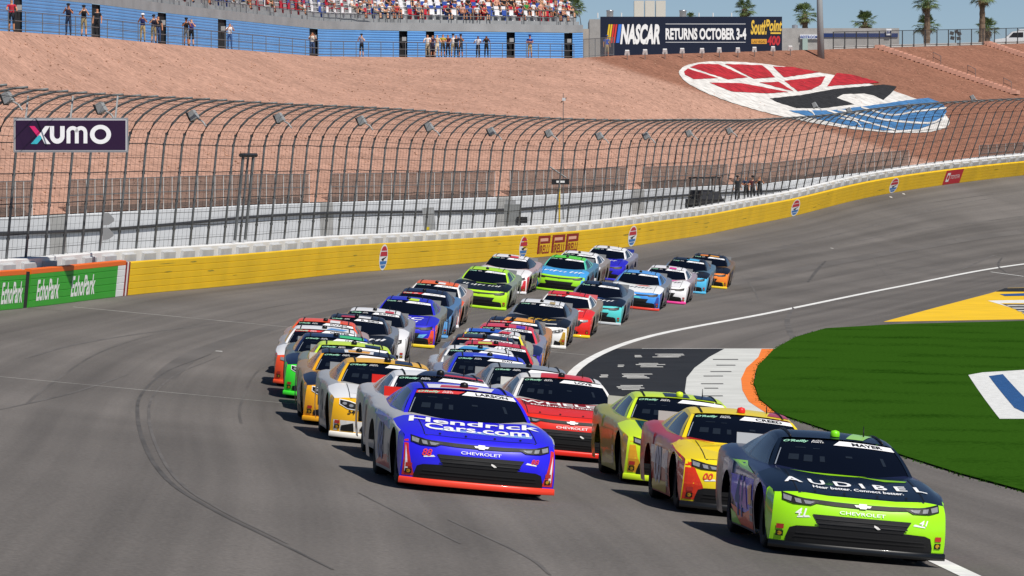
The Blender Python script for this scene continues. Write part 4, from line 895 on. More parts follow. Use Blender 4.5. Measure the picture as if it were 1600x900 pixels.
RC = [ # px, py of the windshield banner centre, distance
 (1308,690,51.6,dict(label='stock car with navy hood, lime nose and white AUDIBEL hood lettering',hood='0c1a2c',nose='a4ee1c',split='0d0f12',side='1c2346',roof='0e1a2b',n='41',name='MAYER',cam='7fe01a',emb='f2f2f2',spo='a4a8ac',ht=[('A U D I B E L','f2f4f6',1.58,.26,.74,0),('Hear better. Connect better.','f2f4f6',1.0,.11,.47,.1)],
   hp=[('9fe81c',[(-.62,1.42),(-.2,1.30),(.1,1.33),(.25,1.40)]),('8fd01c',[(.12,1.36),(.40,1.15),(.62,1.14),(.66,1.22)])],sp=[('3f4cf0',[(-.98,.34),(.3,.30),(.98,.55),(.9,.70),(-.98,.72)]),('ff5a24',[(-.98,.16),(.4,.16),(.8,.36),(-.2,.30),(-.98,.40)]),('9be83a',[(.1,.15),(1.0,.15),(1.0,.32),(.5,.27)]),('9a4ad0',[(-.5,.36),(.1,.36),(.3,.66),(-.3,.66)]),('f0a03a',[(-.9,.44),(-.6,.42),(-.5,.62),(-.85,.66)]),('9fe81c',[(-.9,.78),(.2,.80),(.9,.86),(.2,.88)])],snc='5a6f9a',roofpoly=[('9fd66a',[(.15,.05),(.45,.05),(.75,.5),(.4,.5)])])),
 (1160.6,664.8,59,dict(label='yellow stock car with a red nose corner and a red roof camera',hood='f0d51c',nose='f2d81c',split='17181a',side='c4241f',roof='f2d720',corner='e5401f',np=[('df3a20',[(-.945,.17),(-.66,.17),(-.72,.36),(-.80,.52),(-.84,.63),(-.93,.63)])],n='00',nc='d8342a',name='CREED',cam='e02a22',spo='9a9a96',snc='d9d9dc',sp=[('e8e6e2',[(-.9,.45),(.9,.5),(.9,.72),(-.9,.70)]),('e9c91f',[(-2.2,.6),(-.9,.7),(-.9,.86),(-2.2,.9)]),('d8c030',[(-.6,.15),(.9,.15),(.7,.28),(-.8,.3)])],hp=[('e8642a',[(-.66,1.38),(-.3,1.42),(.1,1.30),(-.35,1.30)])],roofpoly=[('b3324a',[(.5,.1),(.95,.1),(.95,.6),(.7,.6)])])),
 (1063.8,642.8,66.5,dict(label='bright lime yellow stock car with dark teal hood',hood='11494a',fend='cfee2a',nose='cfee2a',split='cbe82a',side='b7b32a',roof='d2ef2f',corner='e6a52a',name='',cam='d2ef2f',spo='9c9c96',snc='4c4420',ban='k',roofpoly=[('14233c',[(-.35,.05),(.2,.05),(.2,.4),(-.35,.4)]),('14233c',[(.35,.05),(.8,.08),(.8,.45),(.35,.4)])],sp=[('8d8420',[(-.8,.2),(.7,.2),(.8,.7),(-.7,.7)])])),
 (879,608,74,dict(label='bright red stock car with white WHELEN hood lettering',hood='e22a1c',nose='e42c1d',split='e42c1d',side='d8d6d2',roof='eceae8',pil='e9e8e6',name='LOVE',spo='b4b4b0',ht=[('WHELEN','f4f2f2',1.5,.26,1.16,0),('MANUFACTURED IN','f4f2f2',1.2,.10,.88,0)],hp=[('8f1a20',[(-.72,.80),(.72,.80),(.72,1.40),(-.72,1.40)])],roofpoly=[('df2a20',[(-.55,0),(.75,0),(.75,.6),(-.45,.6)])])),
 (828,591.5,80.5,dict(label='plain grey roofed stock car right behind the red car',hood='8e939a',nose='7f848b',split='1b1c1e',side='8c9095',roof='8b9199',name='',n='')),
 (766.3,569.6,87,dict(label='royal blue roofed stock car ahead of the white and sky blue car',hood='2334c8',nose='2334c8',split='d7d9e2',side='9aa0b4',roof='2a3bd6',name='DAY',roofpoly=[('6f8be8',[(-.5,0),(.1,0),(.1,.12),(-.5,.12)])])),
 (751,558,93,dict(label='white stock car with sky blue roof blaze',hood='eceef0',nose='e8eaec',split='e8eaec',side='cfd2d6',roof='f0f1f2',n='',name='',roofpoly=[('4aa0dc',[(-.7,0),(.1,0),(.3,.35),(-.5,.35)])])),
 (775.4,550,99,dict(label='red stock car with yellow roof oval and yellow pillar edge',hood='c9242e',nose='e8cf3a',split='e8cf3a',side='b9b4a8',roof='cf2733',pil='cf2733',name='J. BURTON',roofpoly=[('d9d84a',[(-.6,.05),(-.15,.05),(-.15,.3),(-.6,.3)])])),
 (758,532.8,105,dict(label='black stock car with red banner and red roof pins',hood='16181f',nose='b0203a',split='1a1b20',side='6d7078',roof='191d29',name='ZILISCH',ban='r',n='',roofpoly=[('d8303c',[(-.82,0),(-.76,0),(-.76,.4),(-.82,.4)]),('d8303c',[(.76,0),(.82,0),(.82,.4),(.76,.4)])])),
 (769.6,522,111,dict(label='stock car with yellow pillars and blue and red roof',hood='1a2c7a',nose='f0d83a',split='f0d83a',side='b9b094',roof='e9e9ea',pil='f0dc38',name='GREEN',n='',roofpoly=[('2a5fd0',[(-.9,0),(.2,0),(.35,.5),(-.9,.5)]),('d2303a',[(.2,0),(.6,0),(.7,.3),(.35,.3)])])),
 (792,511,117,dict(label='stock car with coral red roof and purple nose',hood='17224a',nose='3a2ca0',split='9a2fc0',side='9a98a8',roof='de4052',pil='de4052',name='SANCHEZ',n='',roofpoly=[('5a3ac0',[(.35,0),(.7,0),(.7,.4),(.35,.4)])])),
 (802.4,491.7,123,dict(label='stock car with black and orange striped roof',hood='141a33',nose='e99a2c',split='e99a2c',side='d8902f',roof='1b2236',pil='1b2236',name='~',ban='r',roofpoly=[('efa02c',[(-.4,0),(-.2,0),(-.1,.5),(-.3,.5)]),('efa02c',[(0,0),(.85,0),(.85,.5),(.1,.5)])])),
 (846.5,473,138,dict(label='stock car with black and gold hood over a white nose',hood='0e1015',nose='eeeeec',split='eceae4',side='8b8d92',roof='e9ebee',pil='15171c',type='T',corner='b8902a',name='THOMPSON',n='',ht=[('~','c6a03a',.55,.26,1.05,.2)],hp=[('e9e9e6',[(.05,.42),(.6,.46),(.62,.54),(.0,.50)])],roofpoly=[('b6a070',[(.35,0),(.6,0),(.6,.3),(.35,.3)])])),
 (886.9,460.6,146,dict(label='red stock car with yellow splitter and white pillars',hood='ea2b24',nose='e82a22',split='f0d326',side='a8947a',roof='e23030',pil='eeeeec',type='F',ban='r',name='~',n='',ht=[('~','f4f0f0',.95,.20,1.05,.15)],spo='d06a70')),
 (938.4,445.6,156,dict(label='dark navy stock car with turquoise nose',hood='0f1828',nose='57cfcf',split='c9cdd0',side='7d8894',roof='1a2840',pil='141c2c',name='~',n='',ht=[('~','e9edf2',.95,.18,.92,.2)],hp=[('3f66b0',[(-.7,1.25),(.0,1.30),(.3,1.22),(-.2,1.18)])])),
 (1000.9,436.9,168,dict(label='sky blue stock car with white hood and red splitter',hood='eef0f0',nose='4396ea',split='ea4a3a',side='8b8f98',roof='5c9fe6',pil='4c90de',corner='3a4a9a',name='~',n='',ht=[('~','31405a',.95,.17,.92,.1)],hp=[('de4030',[(-.1,1.25),(.35,1.40),(.5,1.25),(.1,1.18)])],np=[('62d0d4',[(-.7,.47),(.3,.47),(.2,.53),(-.7,.545)])])),
 (1043,425,175,dict(label='white stock car with hot pink splitter and pink patches',hood='f2f2f4',nose='f0eff2',split='f0429c',side='b8a6ac',roof='f2f1f4',name='~',n='',ht=[('~','3a3a44',.95,.17,1.0,.1)],np=[('e83c98',[(-.85,.40),(-.25,.40),(-.10,.60),(-.85,.60)]),('e83c98',[(-.9,.16),(.9,.16),(.9,.22),(-.9,.22)])],hp=[('ea5aa8',[(-.1,1.15),(.3,1.38),(.6,1.38),(.3,1.12)])],roofpoly=[('e8489c',[(.1,0),(.5,0),(.5,.3),(.1,.3)])])),
 (1075.6,412.5,186,dict(label='black stock car with light blue nose, second from the end of its file',hood='11151d',nose='52b8e4',split='5abce6',side='5f7f94',roof='12161e',name='~',n='',ht=[('~','e6eaee',.9,.16,1.1,.1)],roofpoly=[('56b4e2',[(-.1,0),(.65,0),(.65,.35),(-.1,.35)])])),
 (1108.7,409.4,193,dict(label='black hooded stock car with orange to yellow nose, last of its file',hood='12131a',nose='f4862a',split='f2d22c',side='8a6a3c',roof='15161c',name='~',n='',lower='f2cf2a',ht=[('~','d8d4d0',.35,.2,1.0,0)],roofpoly=[('e8892c',[(-.6,0),(-.1,0),(-.1,.25),(-.6,.25)]),('e8a02c',[(.0,0),(.6,0),(.6,.2),(0,.2)])])),
]
LC = [
 (727.5,612.8,58.5,dict(label='royal blue stock car with red splitter and white Cars.com hood lettering',hood='2c22e6',nose='2c24ea',split='f0432c',side='d2cfcb',roof='2a24dc',n='88',nc='e23a3a',ban='r',name='LARSON',snc='8a8fae',spo='b8221c',ht=[('Hendrick','f4f4f8',1.66,.40,1.14,.15),('Cars.com','f4f4f8',1.30,.40,.69,.15)],hp=[('8fb0ee',[(-.6,.50),(.66,.42),(.68,.58),(-.55,.62)])],roofpoly=[('eceaf2',[(-.72,.02),(.5,.02),(.62,.3),(-.72,.3)]),('cc3a48',[(-.5,.06),(.2,.06),(.3,.22),(-.45,.22)])],np=[('cf3434',[(-.935,.17),(-.79,.17),(-.84,.32),(-.875,.48),(-.885,.61),(-.93,.60)]),('cf3434',[(.935,.17),(.79,.17),(.84,.32),(.875,.48),(.885,.61),(.93,.60)]),('f0eef2',[(-.91,.22),(-.87,.22),(-.895,.42),(-.915,.55)]),('f0eef2',[(.91,.22),(.87,.22),(.895,.42),(.915,.55)])],sp=[('d84a48',[(-.98,.17),(.9,.17),(.2,.30),(-.98,.36)]),('4a52d8',[(-.98,.66),(.2,.72),(.98,.80),(.98,.86),(-.98,.80)])])),
 (690,600.5,66,dict(label='white stock car with navy and red roof and a red spoiler end',hood='e9e9eb',nose='e6e6e8',split='d8d8da',side='d6d3d0',roof='f0f0f2',n='18',nc='b02a30',name='',spo='b8221c',snc='a08f92',roofpoly=[('18203c',[(-.55,0),(.95,0),(.95,.6),(-.2,.6)]),('c8303a',[(.05,.05),(.95,.05),(.95,.18),(.1,.18)])],type='T')),
 (607,583,73,dict(label='yellow roofed stock car with white hood, number 54 on its yellow nose',hood='eff0f2',nose='f1b61e',split='f2efe6',side='c6c4c0',roof='f3b91f',n='54',nc='15161a',type='T',name='',emb='f2f2f0',snc='a8a6a0',lower='eceae6',roofpoly=[('14203c',[(.15,.03),(.6,.03),(.6,.4),(.2,.4)])],hp=[('e9eaec',[(-.7,.5),(.7,.5),(.7,1.4),(-.7,1.4)])])),
 (562,573,79.5,dict(label='golden yellow stock car with black hood and ringed black roof',hood='151d33',nose='f2ac20',split='eaa61f',side='b98f4a',roof='161b2c',pil='f0aa22',name='',type='T',spo='a8a6a0',roofpoly=[('efeff0',[(-.4,.03),(.35,.03),(.4,.35),(-.4,.35)]),('efaa28',[(-.3,.06),(.25,.06),(.3,.28),(-.3,.28)])])),
 (554,562,86,dict(label='stock car with a lime yellow roof squeezed behind the golden car',hood='cfe83a',nose='2a3860',split='26324e',side='8d927a',roof='d3f03c',n='',name='',roofpoly=[('1c2c4a',[(.3,.0),(.75,0),(.75,.25),(.3,.25)])])),
 (525.5,547,92,dict(label='navy stock car with bright green nose and green roof stripe',hood='14213e',nose='3fe43a',split='45e83c',side='6f7a70',roof='16264a',n='',name='~',type='T',roofpoly=[('3fc478',[(.1,0),(.85,0),(.85,.3),(.1,.3)]),('2a4fd0',[(.85,0),(.95,0),(.95,.3),(.85,.3)])])),
 (507.5,521,98.5,dict(label='white stock car with orange nose and red banner',hood='eeeef0',nose='f0522c',split='f0522c',side='b9b6b2',roof='f2f2f4',ban='r',name='CUSTER',n='',type='F',roofpoly=[('5f9ad8',[(.05,.04),(.6,.04),(.75,.25),(.2,.25)])])),
 (508.8,508,106,dict(label='stock car with orange roof and pillars behind the white and orange car',hood='e9e9eb',nose='e9e9eb',split='e8562a',side='c4a89a',roof='f0582a',name='KVAPIL',n='',roofpoly=[('f2f2f2',[(.15,0),(.5,0),(.5,.3),(.15,.3)])])),
 (557.9,492.3,113,dict(label='black stock car with white splitter and white hood script',hood='14171f',nose='161920',split='ecebe9',side='8a8c92',roof='1a1d28',name='R. SIEG',n='',type='F',ht=[('~','eef0f2',1.15,.22,.80,.2)],roofpoly=[('b8384a',[(-.6,0),(-.1,0),(-.1,.2),(-.6,.2)]),('eceaea',[(.05,0),(.5,0),(.5,.25),(.05,.25)])])),
 (585.8,482.2,120,dict(label='white stock car with black roof rails and a big black mouth',hood='eeeef0',nose='ededee',split='f0f0f0',side='a8a6a8',roof='f0f0f1',pil='20222a',type='T',name='BURTON',n='',emb='22242a',roofpoly=[('cc4a52',[(.4,0),(.75,0),(.75,.25),(.4,.25)])],hp=[('d2454c',[(-.5,1.2),(-.1,1.25),(-.1,1.30),(-.5,1.27)])])),
 (638.4,470.5,131,dict(label='blue stock car with white ACC hood lettering and yellow splitter',hood='2c2cc8',nose='2d2dcc',split='f0d22a',side='8e9082',roof='2a2fc4',n='',name='~',ht=[('ACC','f2f2f6',1.1,.36,.92,.2),('~','f2f2f6',.6,.12,.58,.1)],corner='e8502c',np=[('6fb8e6',[(.2,.25),(.62,.33),(.74,.45),(.4,.40)])],lower='f06a2c',roofpoly=[('c6ea3a',[(.0,.0),(.45,.0),(.45,.3),(.0,.3)])])),
 (662.8,455.8,137.5,dict(label='black stock car with red banner and light blue nose edges',hood='151d2c',nose='1a2436',split='6aa6dc',side='5c86b4',roof='16203a',ban='r',name='~',n='',corner='5fa0dc')),
 (682.3,443.3,144,dict(label='white stock car with orange nose and orange roof',hood='f0602c',nose='ececec',split='ececee',side='c2a898',roof='f06a2c',pil='ecebea',name='~',n='',corner='f0602c',roofpoly=[('ececec',[(.05,.05),(.4,.05),(.4,.3),(.05,.3)])])),
 (761.4,428.5,158,dict(label='lime green stock car with black hood and white script',hood='11151b',nose='b4ea2a',split='b8ee2c',side='9aa48a',roof='b2ea2c',name='~',n='',emb='30401a',ht=[('~','eef2f2',1.15,.17,.9,.2)],hp=[('9fd82c',[(-.25,1.22),(.45,1.22),(.45,1.30),(-.25,1.30)])])),
 (796,413.3,170,dict(label='white stock car with red nose corner and red side number',hood='f0eff0',nose='ecebec',split='e4e4e6',side='cbb0ae',roof='f0eff0',pil='1c1e26',corner='d8303a',name='~',snc='b42a3a',roofpoly=[('d8404c',[(.0,0),(.5,0),(.5,.3),(.0,.3)])])),
 (886.3,401.3,175,dict(label='lime nosed stock car with sky blue hood and green roof',hood='4aa6ea',nose='9fe82c',split='a6ec34',side='5c8fae',roof='62d83a',pil='58c8b0',name='~',n='',emb='3a4a1a',ht=[('~','eef6fa',1.2,.22,.85,.2)],corner='4aa6ea',np=[])),
 (905.1,391.8,181,dict(label='plain white stock car beside the lime and sky blue car',hood='f0f0f2',nose='ededee',split='e6e6e8',side='a89c92',roof='f1f1f3',name='~',n='')),
 (950.6,387.5,190,dict(label='deep blue nosed stock car with white roof, last beside the wall',hood='2a24c0',nose='2b26c6',split='3a38d8',side='9a96a8',roof='f0f0f3',name='~',n='',deck='4a6ad0',spo='2a3a8a',ht=[('~','eef0f6',.9,.2,1.1,.1)])),
]
def place(lst):
    ys = [e[2] for e in lst]; xs = [(e[0] - CX) * e[2] / F for e in lst]; co = np.polyfit(np.array(ys) / 100, xs, 4); de = np.polyder(co)
    for px, py, d, C in lst:
        p = at(px, py, d); x = p.x
        sl_ = float(np.polyval(de, d / 100)) / 100; sl_ = max(-.088 if lst is RC else -.13, min(.18, sl_ * (.8 if sl_ > 0 else 1))); x0, y0 = x, d
        e = .5; gx = (zs(x0 + e, y0) - zs(x0 - e, y0)) / (2 * e); gy = (zs(x0, y0 + 1.5) - zs(x0, y0 - 1.5)) / 3
        up = Vector((-gx, -gy, 1)).normalized(); back = Vector((sl_, 1, 0)).normalized(); back = (back - up * back.dot(up)).normalized(); fwd = -back
        pt = math.radians(1.4) * min(1, max(0, (d - 90) / 50)); up, fwd = up * math.cos(pt) + fwd * math.sin(pt), fwd * math.cos(pt) - up * math.sin(pt); back = -fwd     # nose-down rake of loaded cars in the banking
        # ground position below the banner centre: the banner stands 1.17 m up and 0.3 m ahead of the car's middle
        gx0 = p.x - up.x * 1.17; gy0 = p.y - up.y * 1.17
        c = Vector((gx0, gy0, 0)) + back * .30; c.z = zs(c.x, c.y) + .005
        make_car(C, c, fwd, up, d < 100)
# ------------------------------------------------------------ concourse: railing, grandstand, sign, buildings
def cpt(px, h=0., back=0.):
    """point at the top of the berm in column px, h up, back metres further out"""
    p = top(px); r = Vector((p.x, p.y, 0)).normalized(); return p + r * back + Vector((0, 0, h))
M_RAIL = mat('grey_rail', (.20, .21, .22), .5, metal=.4); M_CONC = mat('grey_concrete', (.30, .31, .32), .85, noise=(.7, .12)); M_BLUE = mat('blue_siding', lin('659cd6'), .45, noise=(.4, .07))
rail = empty('guard_rail', cpt(400)); tag(rail, 'thin grey pipe guard rail along the top of the berm', 'railing'); IQ = Matrix.Translation(-Vector(cpt(400)))
pxs = []; s_ = -330.
while s_ < 905: pxs.append(s_); s_ += 21 * 250 / TOP_D(s_) * 1.25
for px in pxs: MB().tube([IQ @ cpt(px, -.1), IQ @ cpt(px, 1.1)], .028, 5).build('post', M_RAIL, rail)
for h in (1.1, .58, .12): MB().tube([IQ @ cpt(px, h) for px in pxs], .024, 5).build('rail', M_RAIL, rail)
# grandstand: blue corrugated base wall, concrete band, rows of seats
gst = empty('grandstand', cpt(400, 0, 8)); tag(gst, 'grandstand with blue ribbed base wall and rows of red, white and blue seats', 'grandstand'); IS = Matrix.Translation(-Vector(cpt(400, 0, 8)))
HW = lambda px: 2.25
doors = (28, 150, 253, 347, 490, 630, 672, 798, 888)
prof = []
for k in range(12): prof += [(k * HW(0) / 12, 0.), (k * HW(0) / 12 + .05, -.09), (k * HW(0) / 12 + .13, -.09)]
prof.append((HW(0), 0.))
ed = [-330]
for dpx in doors: ed += [dpx - 6.5, dpx + 6.5]
ed.append(911)
for a, b in zip(ed[0::2], ed[1::2]):
    MB().grid([[IS @ cpt(px, h, 7 + o) for h, o in prof] for px in np.linspace(a, b, max(2, int((b - a) / 12)))]).build('blue_siding', M_BLUE, gst)
for dpx in doors:
    MB().grid([[IS @ cpt(px, h, 7.5) for h in (0, 2.25)] for px in (dpx - 7, dpx + 7)]).build('dark_doorway', mat('doorway_dark', (.012, .012, .014), .9), gst)
    MB().box(IS @ cpt(dpx + 1.5, 1.62, 6.9), (.32, .05, .30)).build('door_sign', mat('door_sign_grey', (.36, .36, .36), .6), gst)
MB().grid([[IS @ cpt(px, h, o) for h, o in ((2.25, 6.9), (2.85, 6.9), (2.85, 9.2))] for px in np.linspace(-330, 911, 75)]).build('concrete_band', M_CONC, gst)
px = 90.
st_rail = []
while px < 908: st_rail.append(px); px += 26
for p_ in st_rail: MB().tube([IS @ cpt(p_, 2.85, 7), IS @ cpt(p_, 4.0, 7)], .035, 5).build('stand_rail_post', M_RAIL, gst)
for h in (3.98, 3.4): MB().tube([IS @ cpt(p_, h, 7) for p_ in st_rail], .03, 5).build('stand_rail', M_RAIL, gst)
NR = 12
for r in range(NR):
    z0 = 2.85 + .34 * r; b0 = 8.6 + .85 * r
    MB().grid([[IS @ cpt(px, h, o) for h, o in ((z0, b0), (z0 + .34, b0), (z0 + .34, b0 + .85))] for px in np.linspace(60 if r < 3 else 40, 905 - r * 5, 40)]).build('stand_step', M_CONC, gst)
seat_me = {}
def seat_mesh():
    mb = MB(); mb.box((0, -.02, .40), (.44, .40, .05)); mb.box((0, .20, .62), (.44, .05, .44)); mb.box((0, .05, .2), (.08, .1, .4)); return mb.mesh('stadium_seat', [None])
SEAT = seat_mesh(); SCOL = [flat('c22a3c', .5), flat('e9e8ea', .5), flat('3a58a8', .5)]
rs = random.Random(11); spots = []; rest = MB(); nseat = 0
for r in range(NR):
    z0 = 2.85 + .34 * (r + 1); b0 = 8.6 + .85 * r + .45; px = 120.
    while px < 900 - 5 * r:
        p = cpt(px, z0, b0); spots.append((px, r, p)); ci = rs.choices((0, 1, 2), (3, 5, 2))[0]; t_ = cpt(px + 2, 0, b0) - cpt(px - 2, 0, b0); rz = math.atan2(t_.y, t_.x)
        if -.5 < r < 6 and nseat < 295 and px > 395 or (r < 2 and px > 250 and nseat < 295):
            o = obj('seat', SEAT, gst, [SCOL[ci]]); o.location = IS @ p; o.rotation_euler = (0, 0, rz); nseat += 1
        else:
            M = Matrix.Rotation(rz, 3, 'Z')
            for c, sz in (((0, -.02, .40), (.44, .40, .05)), ((0, .20, .62), (.44, .05, .44))): rest.box((IS @ p) + M @ Vector(c), sz, M, mi=ci)
        px += .56 * F / p.y
tag(rest.build('far_seats', SCOL, gst), kind='stuff')
# ------------------------------------------------------------ people
SKIN = [lin(c) for c in ('c98d6a', 'b87a58', 'e0ab88', '7c4d35')]
def skin_person(pose):
    """one continuous body grown over a jointed skeleton; returns a mesh with slots shirt, trousers, skin, hair, shoes"""
    V = []; E = []; Rr = []
    def v(x, y, z, r, par=None):
        V.append((x, y, z)); Rr.append(r if isinstance(r, tuple) else (r, r))
        if par is not None: E.append((par, len(V) - 1))
        return len(V) - 1
    sit = pose == 'sit'; hz = .48 if sit else .95
    pel = v(0, 0, hz, (.155, .11)); ab = v(0, .01, hz + .18, (.145, .10), pel); ch = v(0, .0, hz + .38, (.17, .11), ab); nk = v(0, 0, hz + .55, .06, ch); hd = v(0, -.02, hz + .66, (.085, .10), nk); cr = v(0, -.01, hz + .76, (.08, .095), hd)
    own = {}
    for s in (-1, 1):
        sh = v(s * .19, 0, hz + .47, .062, ch)
        if pose in ('phone', 'shade'):
            el = v(s * .27, -.12, hz + .26, .048, sh); wr = v(s * .12, -.27, hz + .52, .036, el); ha = v(s * .06, -.29, hz + .60, .042, wr)
        elif pose == 'rail':
            el = v(s * .27, -.12, hz + .25, .048, sh); wr = v(s * .26, -.36, hz + .18, .036, el); ha = v(s * .22, -.44, hz + .16, .042, wr)
        elif pose == 'crossed':
            el = v(s * .26, -.05, hz + .22, .048, sh); wr = v(-s * .02, -.19, hz + .26 + .03 * s, .038, el); ha = v(-s * .10, -.18, hz + .27 + .03 * s, .042, wr)
        elif sit:
            el = v(s * .25, -.04, hz + .22, .05, sh); wr = v(s * .16, -.27, hz + .12, .038, el); ha = v(s * .10, -.34, hz + .11, .042, wr)
        else:
            el = v(s * .25, .02, hz + .20, .048, sh); wr = v(s * .26, -.04, hz - .05, .036, el); ha = v(s * .26, -.06, hz - .14, .042, wr)
        hp = v(s * .09, 0, hz - .06, .095, pel)
        if sit: kn = v(s * .12, -.44, hz - .01, .07, hp); an = v(s * .12, -.46, hz - .40, .05, kn)
        else: kn = v(s * .11, -.02, .50, .07, hp); an = v(s * .12, .02, .09, .048, kn)
        v(s * .13, an and V[an][1] - .16, V[an][2] - .045, .045, an)
    me = bpy.data.meshes.new('p'); me.from_pydata(V, E, []); o = bpy.data.objects.new('p', me); COL.objects.link(o)
    md = o.modifiers.new('s', 'SKIN'); o.modifiers.new('b', 'SUBSURF').levels = 1
    if not me.skin_vertices: me.attributes
    for i, r in enumerate(Rr): me.skin_vertices[0].data[i].radius = r
    me.skin_vertices[0].data[0].use_root = True
    dg = bpy.context.evaluated_depsgraph_get(); out = bpy.data.meshes.new_from_object(o.evaluated_get(dg)); bpy.data.objects.remove(o)
    out.name = 'person_' + pose; out.materials.clear()
    for _ in range(5): out.materials.append(None)
    VV = [Vector(a) for a in V]
    def near(c):
        b = (9e9, 0, 0.)
        for i, (a_, b_) in enumerate(E):
            p, q = VV[a_], VV[b_]; t = max(0, min(1, (c - p).dot(q - p) / (q - p).length_squared)); d = (c - p - (q - p) * t).length - .5 * (Rr[a_][0] + Rr[b_][0])
            if d < b[0]: b = (d, i, t)
        return b[1], b[2]
    for f in out.polygons:
        e, t = near(f.center); m = 0
        if e in (3, 4): m = 3 if f.center.z > hz + .715 or (f.center.y > .02 and e == 4) else 2
        elif e == 2: m = 2 if t > .55 else 0
        elif e > 4:
            k = (e - 5) % 8
            m = {0: 0, 1: 0, 2: 2, 3: 2, 4: 1, 5: 1, 6: 5, 7: 4}[k]
            if k == 1 and t > .5: m = 2
            if k == 6: m = 2
        elif e == 0: m = 0 if t > .35 else 1
        f.material_index = m; f.use_smooth = True
    return out
PM = {k: skin_person(k) for k in ('stand', 'phone', 'rail', 'crossed', 'sit')}
PMT = {}
def long_trousers(me, key):
    m2 = me.copy(); hz = .48 if key == 'sit' else .95
    for f in m2.polygons:
        if f.material_index == 2 and f.center.z < hz - .12 and abs(f.center.x) < .2 and f.center.z > .0 and (key != 'sit'or f.center.z < .40): f.material_index = 1
    return m2
PL = {k: long_trousers(v, k) for k, v in PM.items()}
def person(P, rz, pose, shirt, trous, hair, label, skin=0, long=False, cap=None, h=1.75, cat='person', group=None, things=None):
    o = obj('person', (PL if long else PM)[pose], None, [flat(shirt, .85), flat(trous, .85), mat('skin%d' % skin, SKIN[skin], .6), flat(hair, .8), flat('2a2624', .8)])
    o.location = P; o.rotation_euler = (0, 0, rz); k = h / 1.75; o.scale = (k, k, k); tag(o, label, cat, group)
    if cap:
        mb = MB(); mb.lathe([(.118, 0), (.115, .05), (.08, .095), (0, .11)], 10); mb.box((0, -.14, .008), (.16, .12, .018)); c = mb.build('cap', flat(cap, .8), o); c.location = (0, -.012, (.48 if pose == 'sit' else .95) + .735)
    return o
PEOPLE = [ # px, pose, shirt, trousers, hair, long?, cap, label
 (18,'rail','b5273b','20232c','4a3728',0,None,'person in a red shirt leaning on the guard rail'),
 (107,'phone','1e2238','2b3850','23201e',1,'1a1c20','person in dark navy shirt and jeans holding a phone up'),
 (131,'phone','16171a','9a8a66','23201e',0,'16181c','person in black top and khaki shorts taking a photo'),
 (152,'stand','22242a','1a1b20','2a2220',1,None,'person dressed in black beside the doorway by the khaki shorts'),
 (223,'phone','2a3268','a8946c','2a2220',1,'eceaea','person in navy polo, white cap and khaki trousers'),
 (240,'phone','23253a','8f7f5c','2a2220',0,'1b1c22','person in dark shirt and khaki shorts beside the navy polo'),
 (247,'stand','20242c','33486e','2a2220',1,None,'person in blue jeans half hidden at the black doorway'),
 (291,'phone','1b1c22','6d6f72','2a2220',0,'15161a','person in black shirt and grey shorts with a black cap'),
 (299,'phone','4a3f86','17181c','3a2a20',0,None,'person in purple shirt and black shorts pointing a camera'),
 (359,'phone','eceaea','3a5684','3a2a20',1,None,'person in white shirt and jeans holding up a black phone'),
 (488,'phone','d8d2c6','3e5274','5a4632',1,None,'person in cream shirt standing in a dark doorway'),
 (565,'phone','8a94ae','17181c','4a3424',0,'20242c','person alone in grey blue shirt and black shorts'),
 (668,'rail','e6e4e2','a89a80','3a2a20',1,None,'person in white shirt at the end of the group on the rail'),
 (676,'rail','3a2a48','2a2438','2a2220',0,None,'person in dark purple shirt in the group on the rail'),
 (683,'rail','cdbda2','d8cbb4','5a4632',1,None,'person in a pale tan dress in the group on the rail'),
 (692,'crossed','b8a53a','2a2820','2a2220',0,None,'person in yellow and black top in the group on the rail'),
 (700,'rail','5a2636','2a2026','2a2220',1,None,'person in maroon shirt in the group on the rail'),
 (708,'stand','efeeec','b3a680','3a2a20',0,'1c1d22','person in white shirt and khaki shorts in the group'),
 (713,'stand','1d2230','20242e','2a2220',1,None,'person in dark clothes behind the group on the rail'),
 (720,'phone','4c5358','3a3f46','2a2220',0,'2a2c30','person in grey clothes shading the eyes at the edge of the group'),
 (747,'rail','e6e6ea','1a1b20','2a1c16',1,None,'person in white top and black trousers with long hair'),
 (760,'phone','15161a','15161a','17120f',1,None,'person in black clothes with long dark hair'),
 (828,'crossed','2450a8','b09a70','2a2220',0,'1d3a80','person in royal blue shirt and tan shorts, alone near the stand end'),
]
for i, (px, pose, a, b, c, lg, cap, lab) in enumerate(PEOPLE):
    P = cpt(px, .0, .45 + (i % 3) * .12); person(P, random.uniform(-.35, .35), pose, a, b, c, lab, i % 3 if px not in (747, 760) else 3, bool(lg), cap, random.uniform(1.68, 1.8))
person(cpt(948, .0, 3), .2, 'stand', '2450b8', 'a89068', '2a2220', 'person in blue shirt behind the fence beside the big sign', 1, False, '1d3a80')
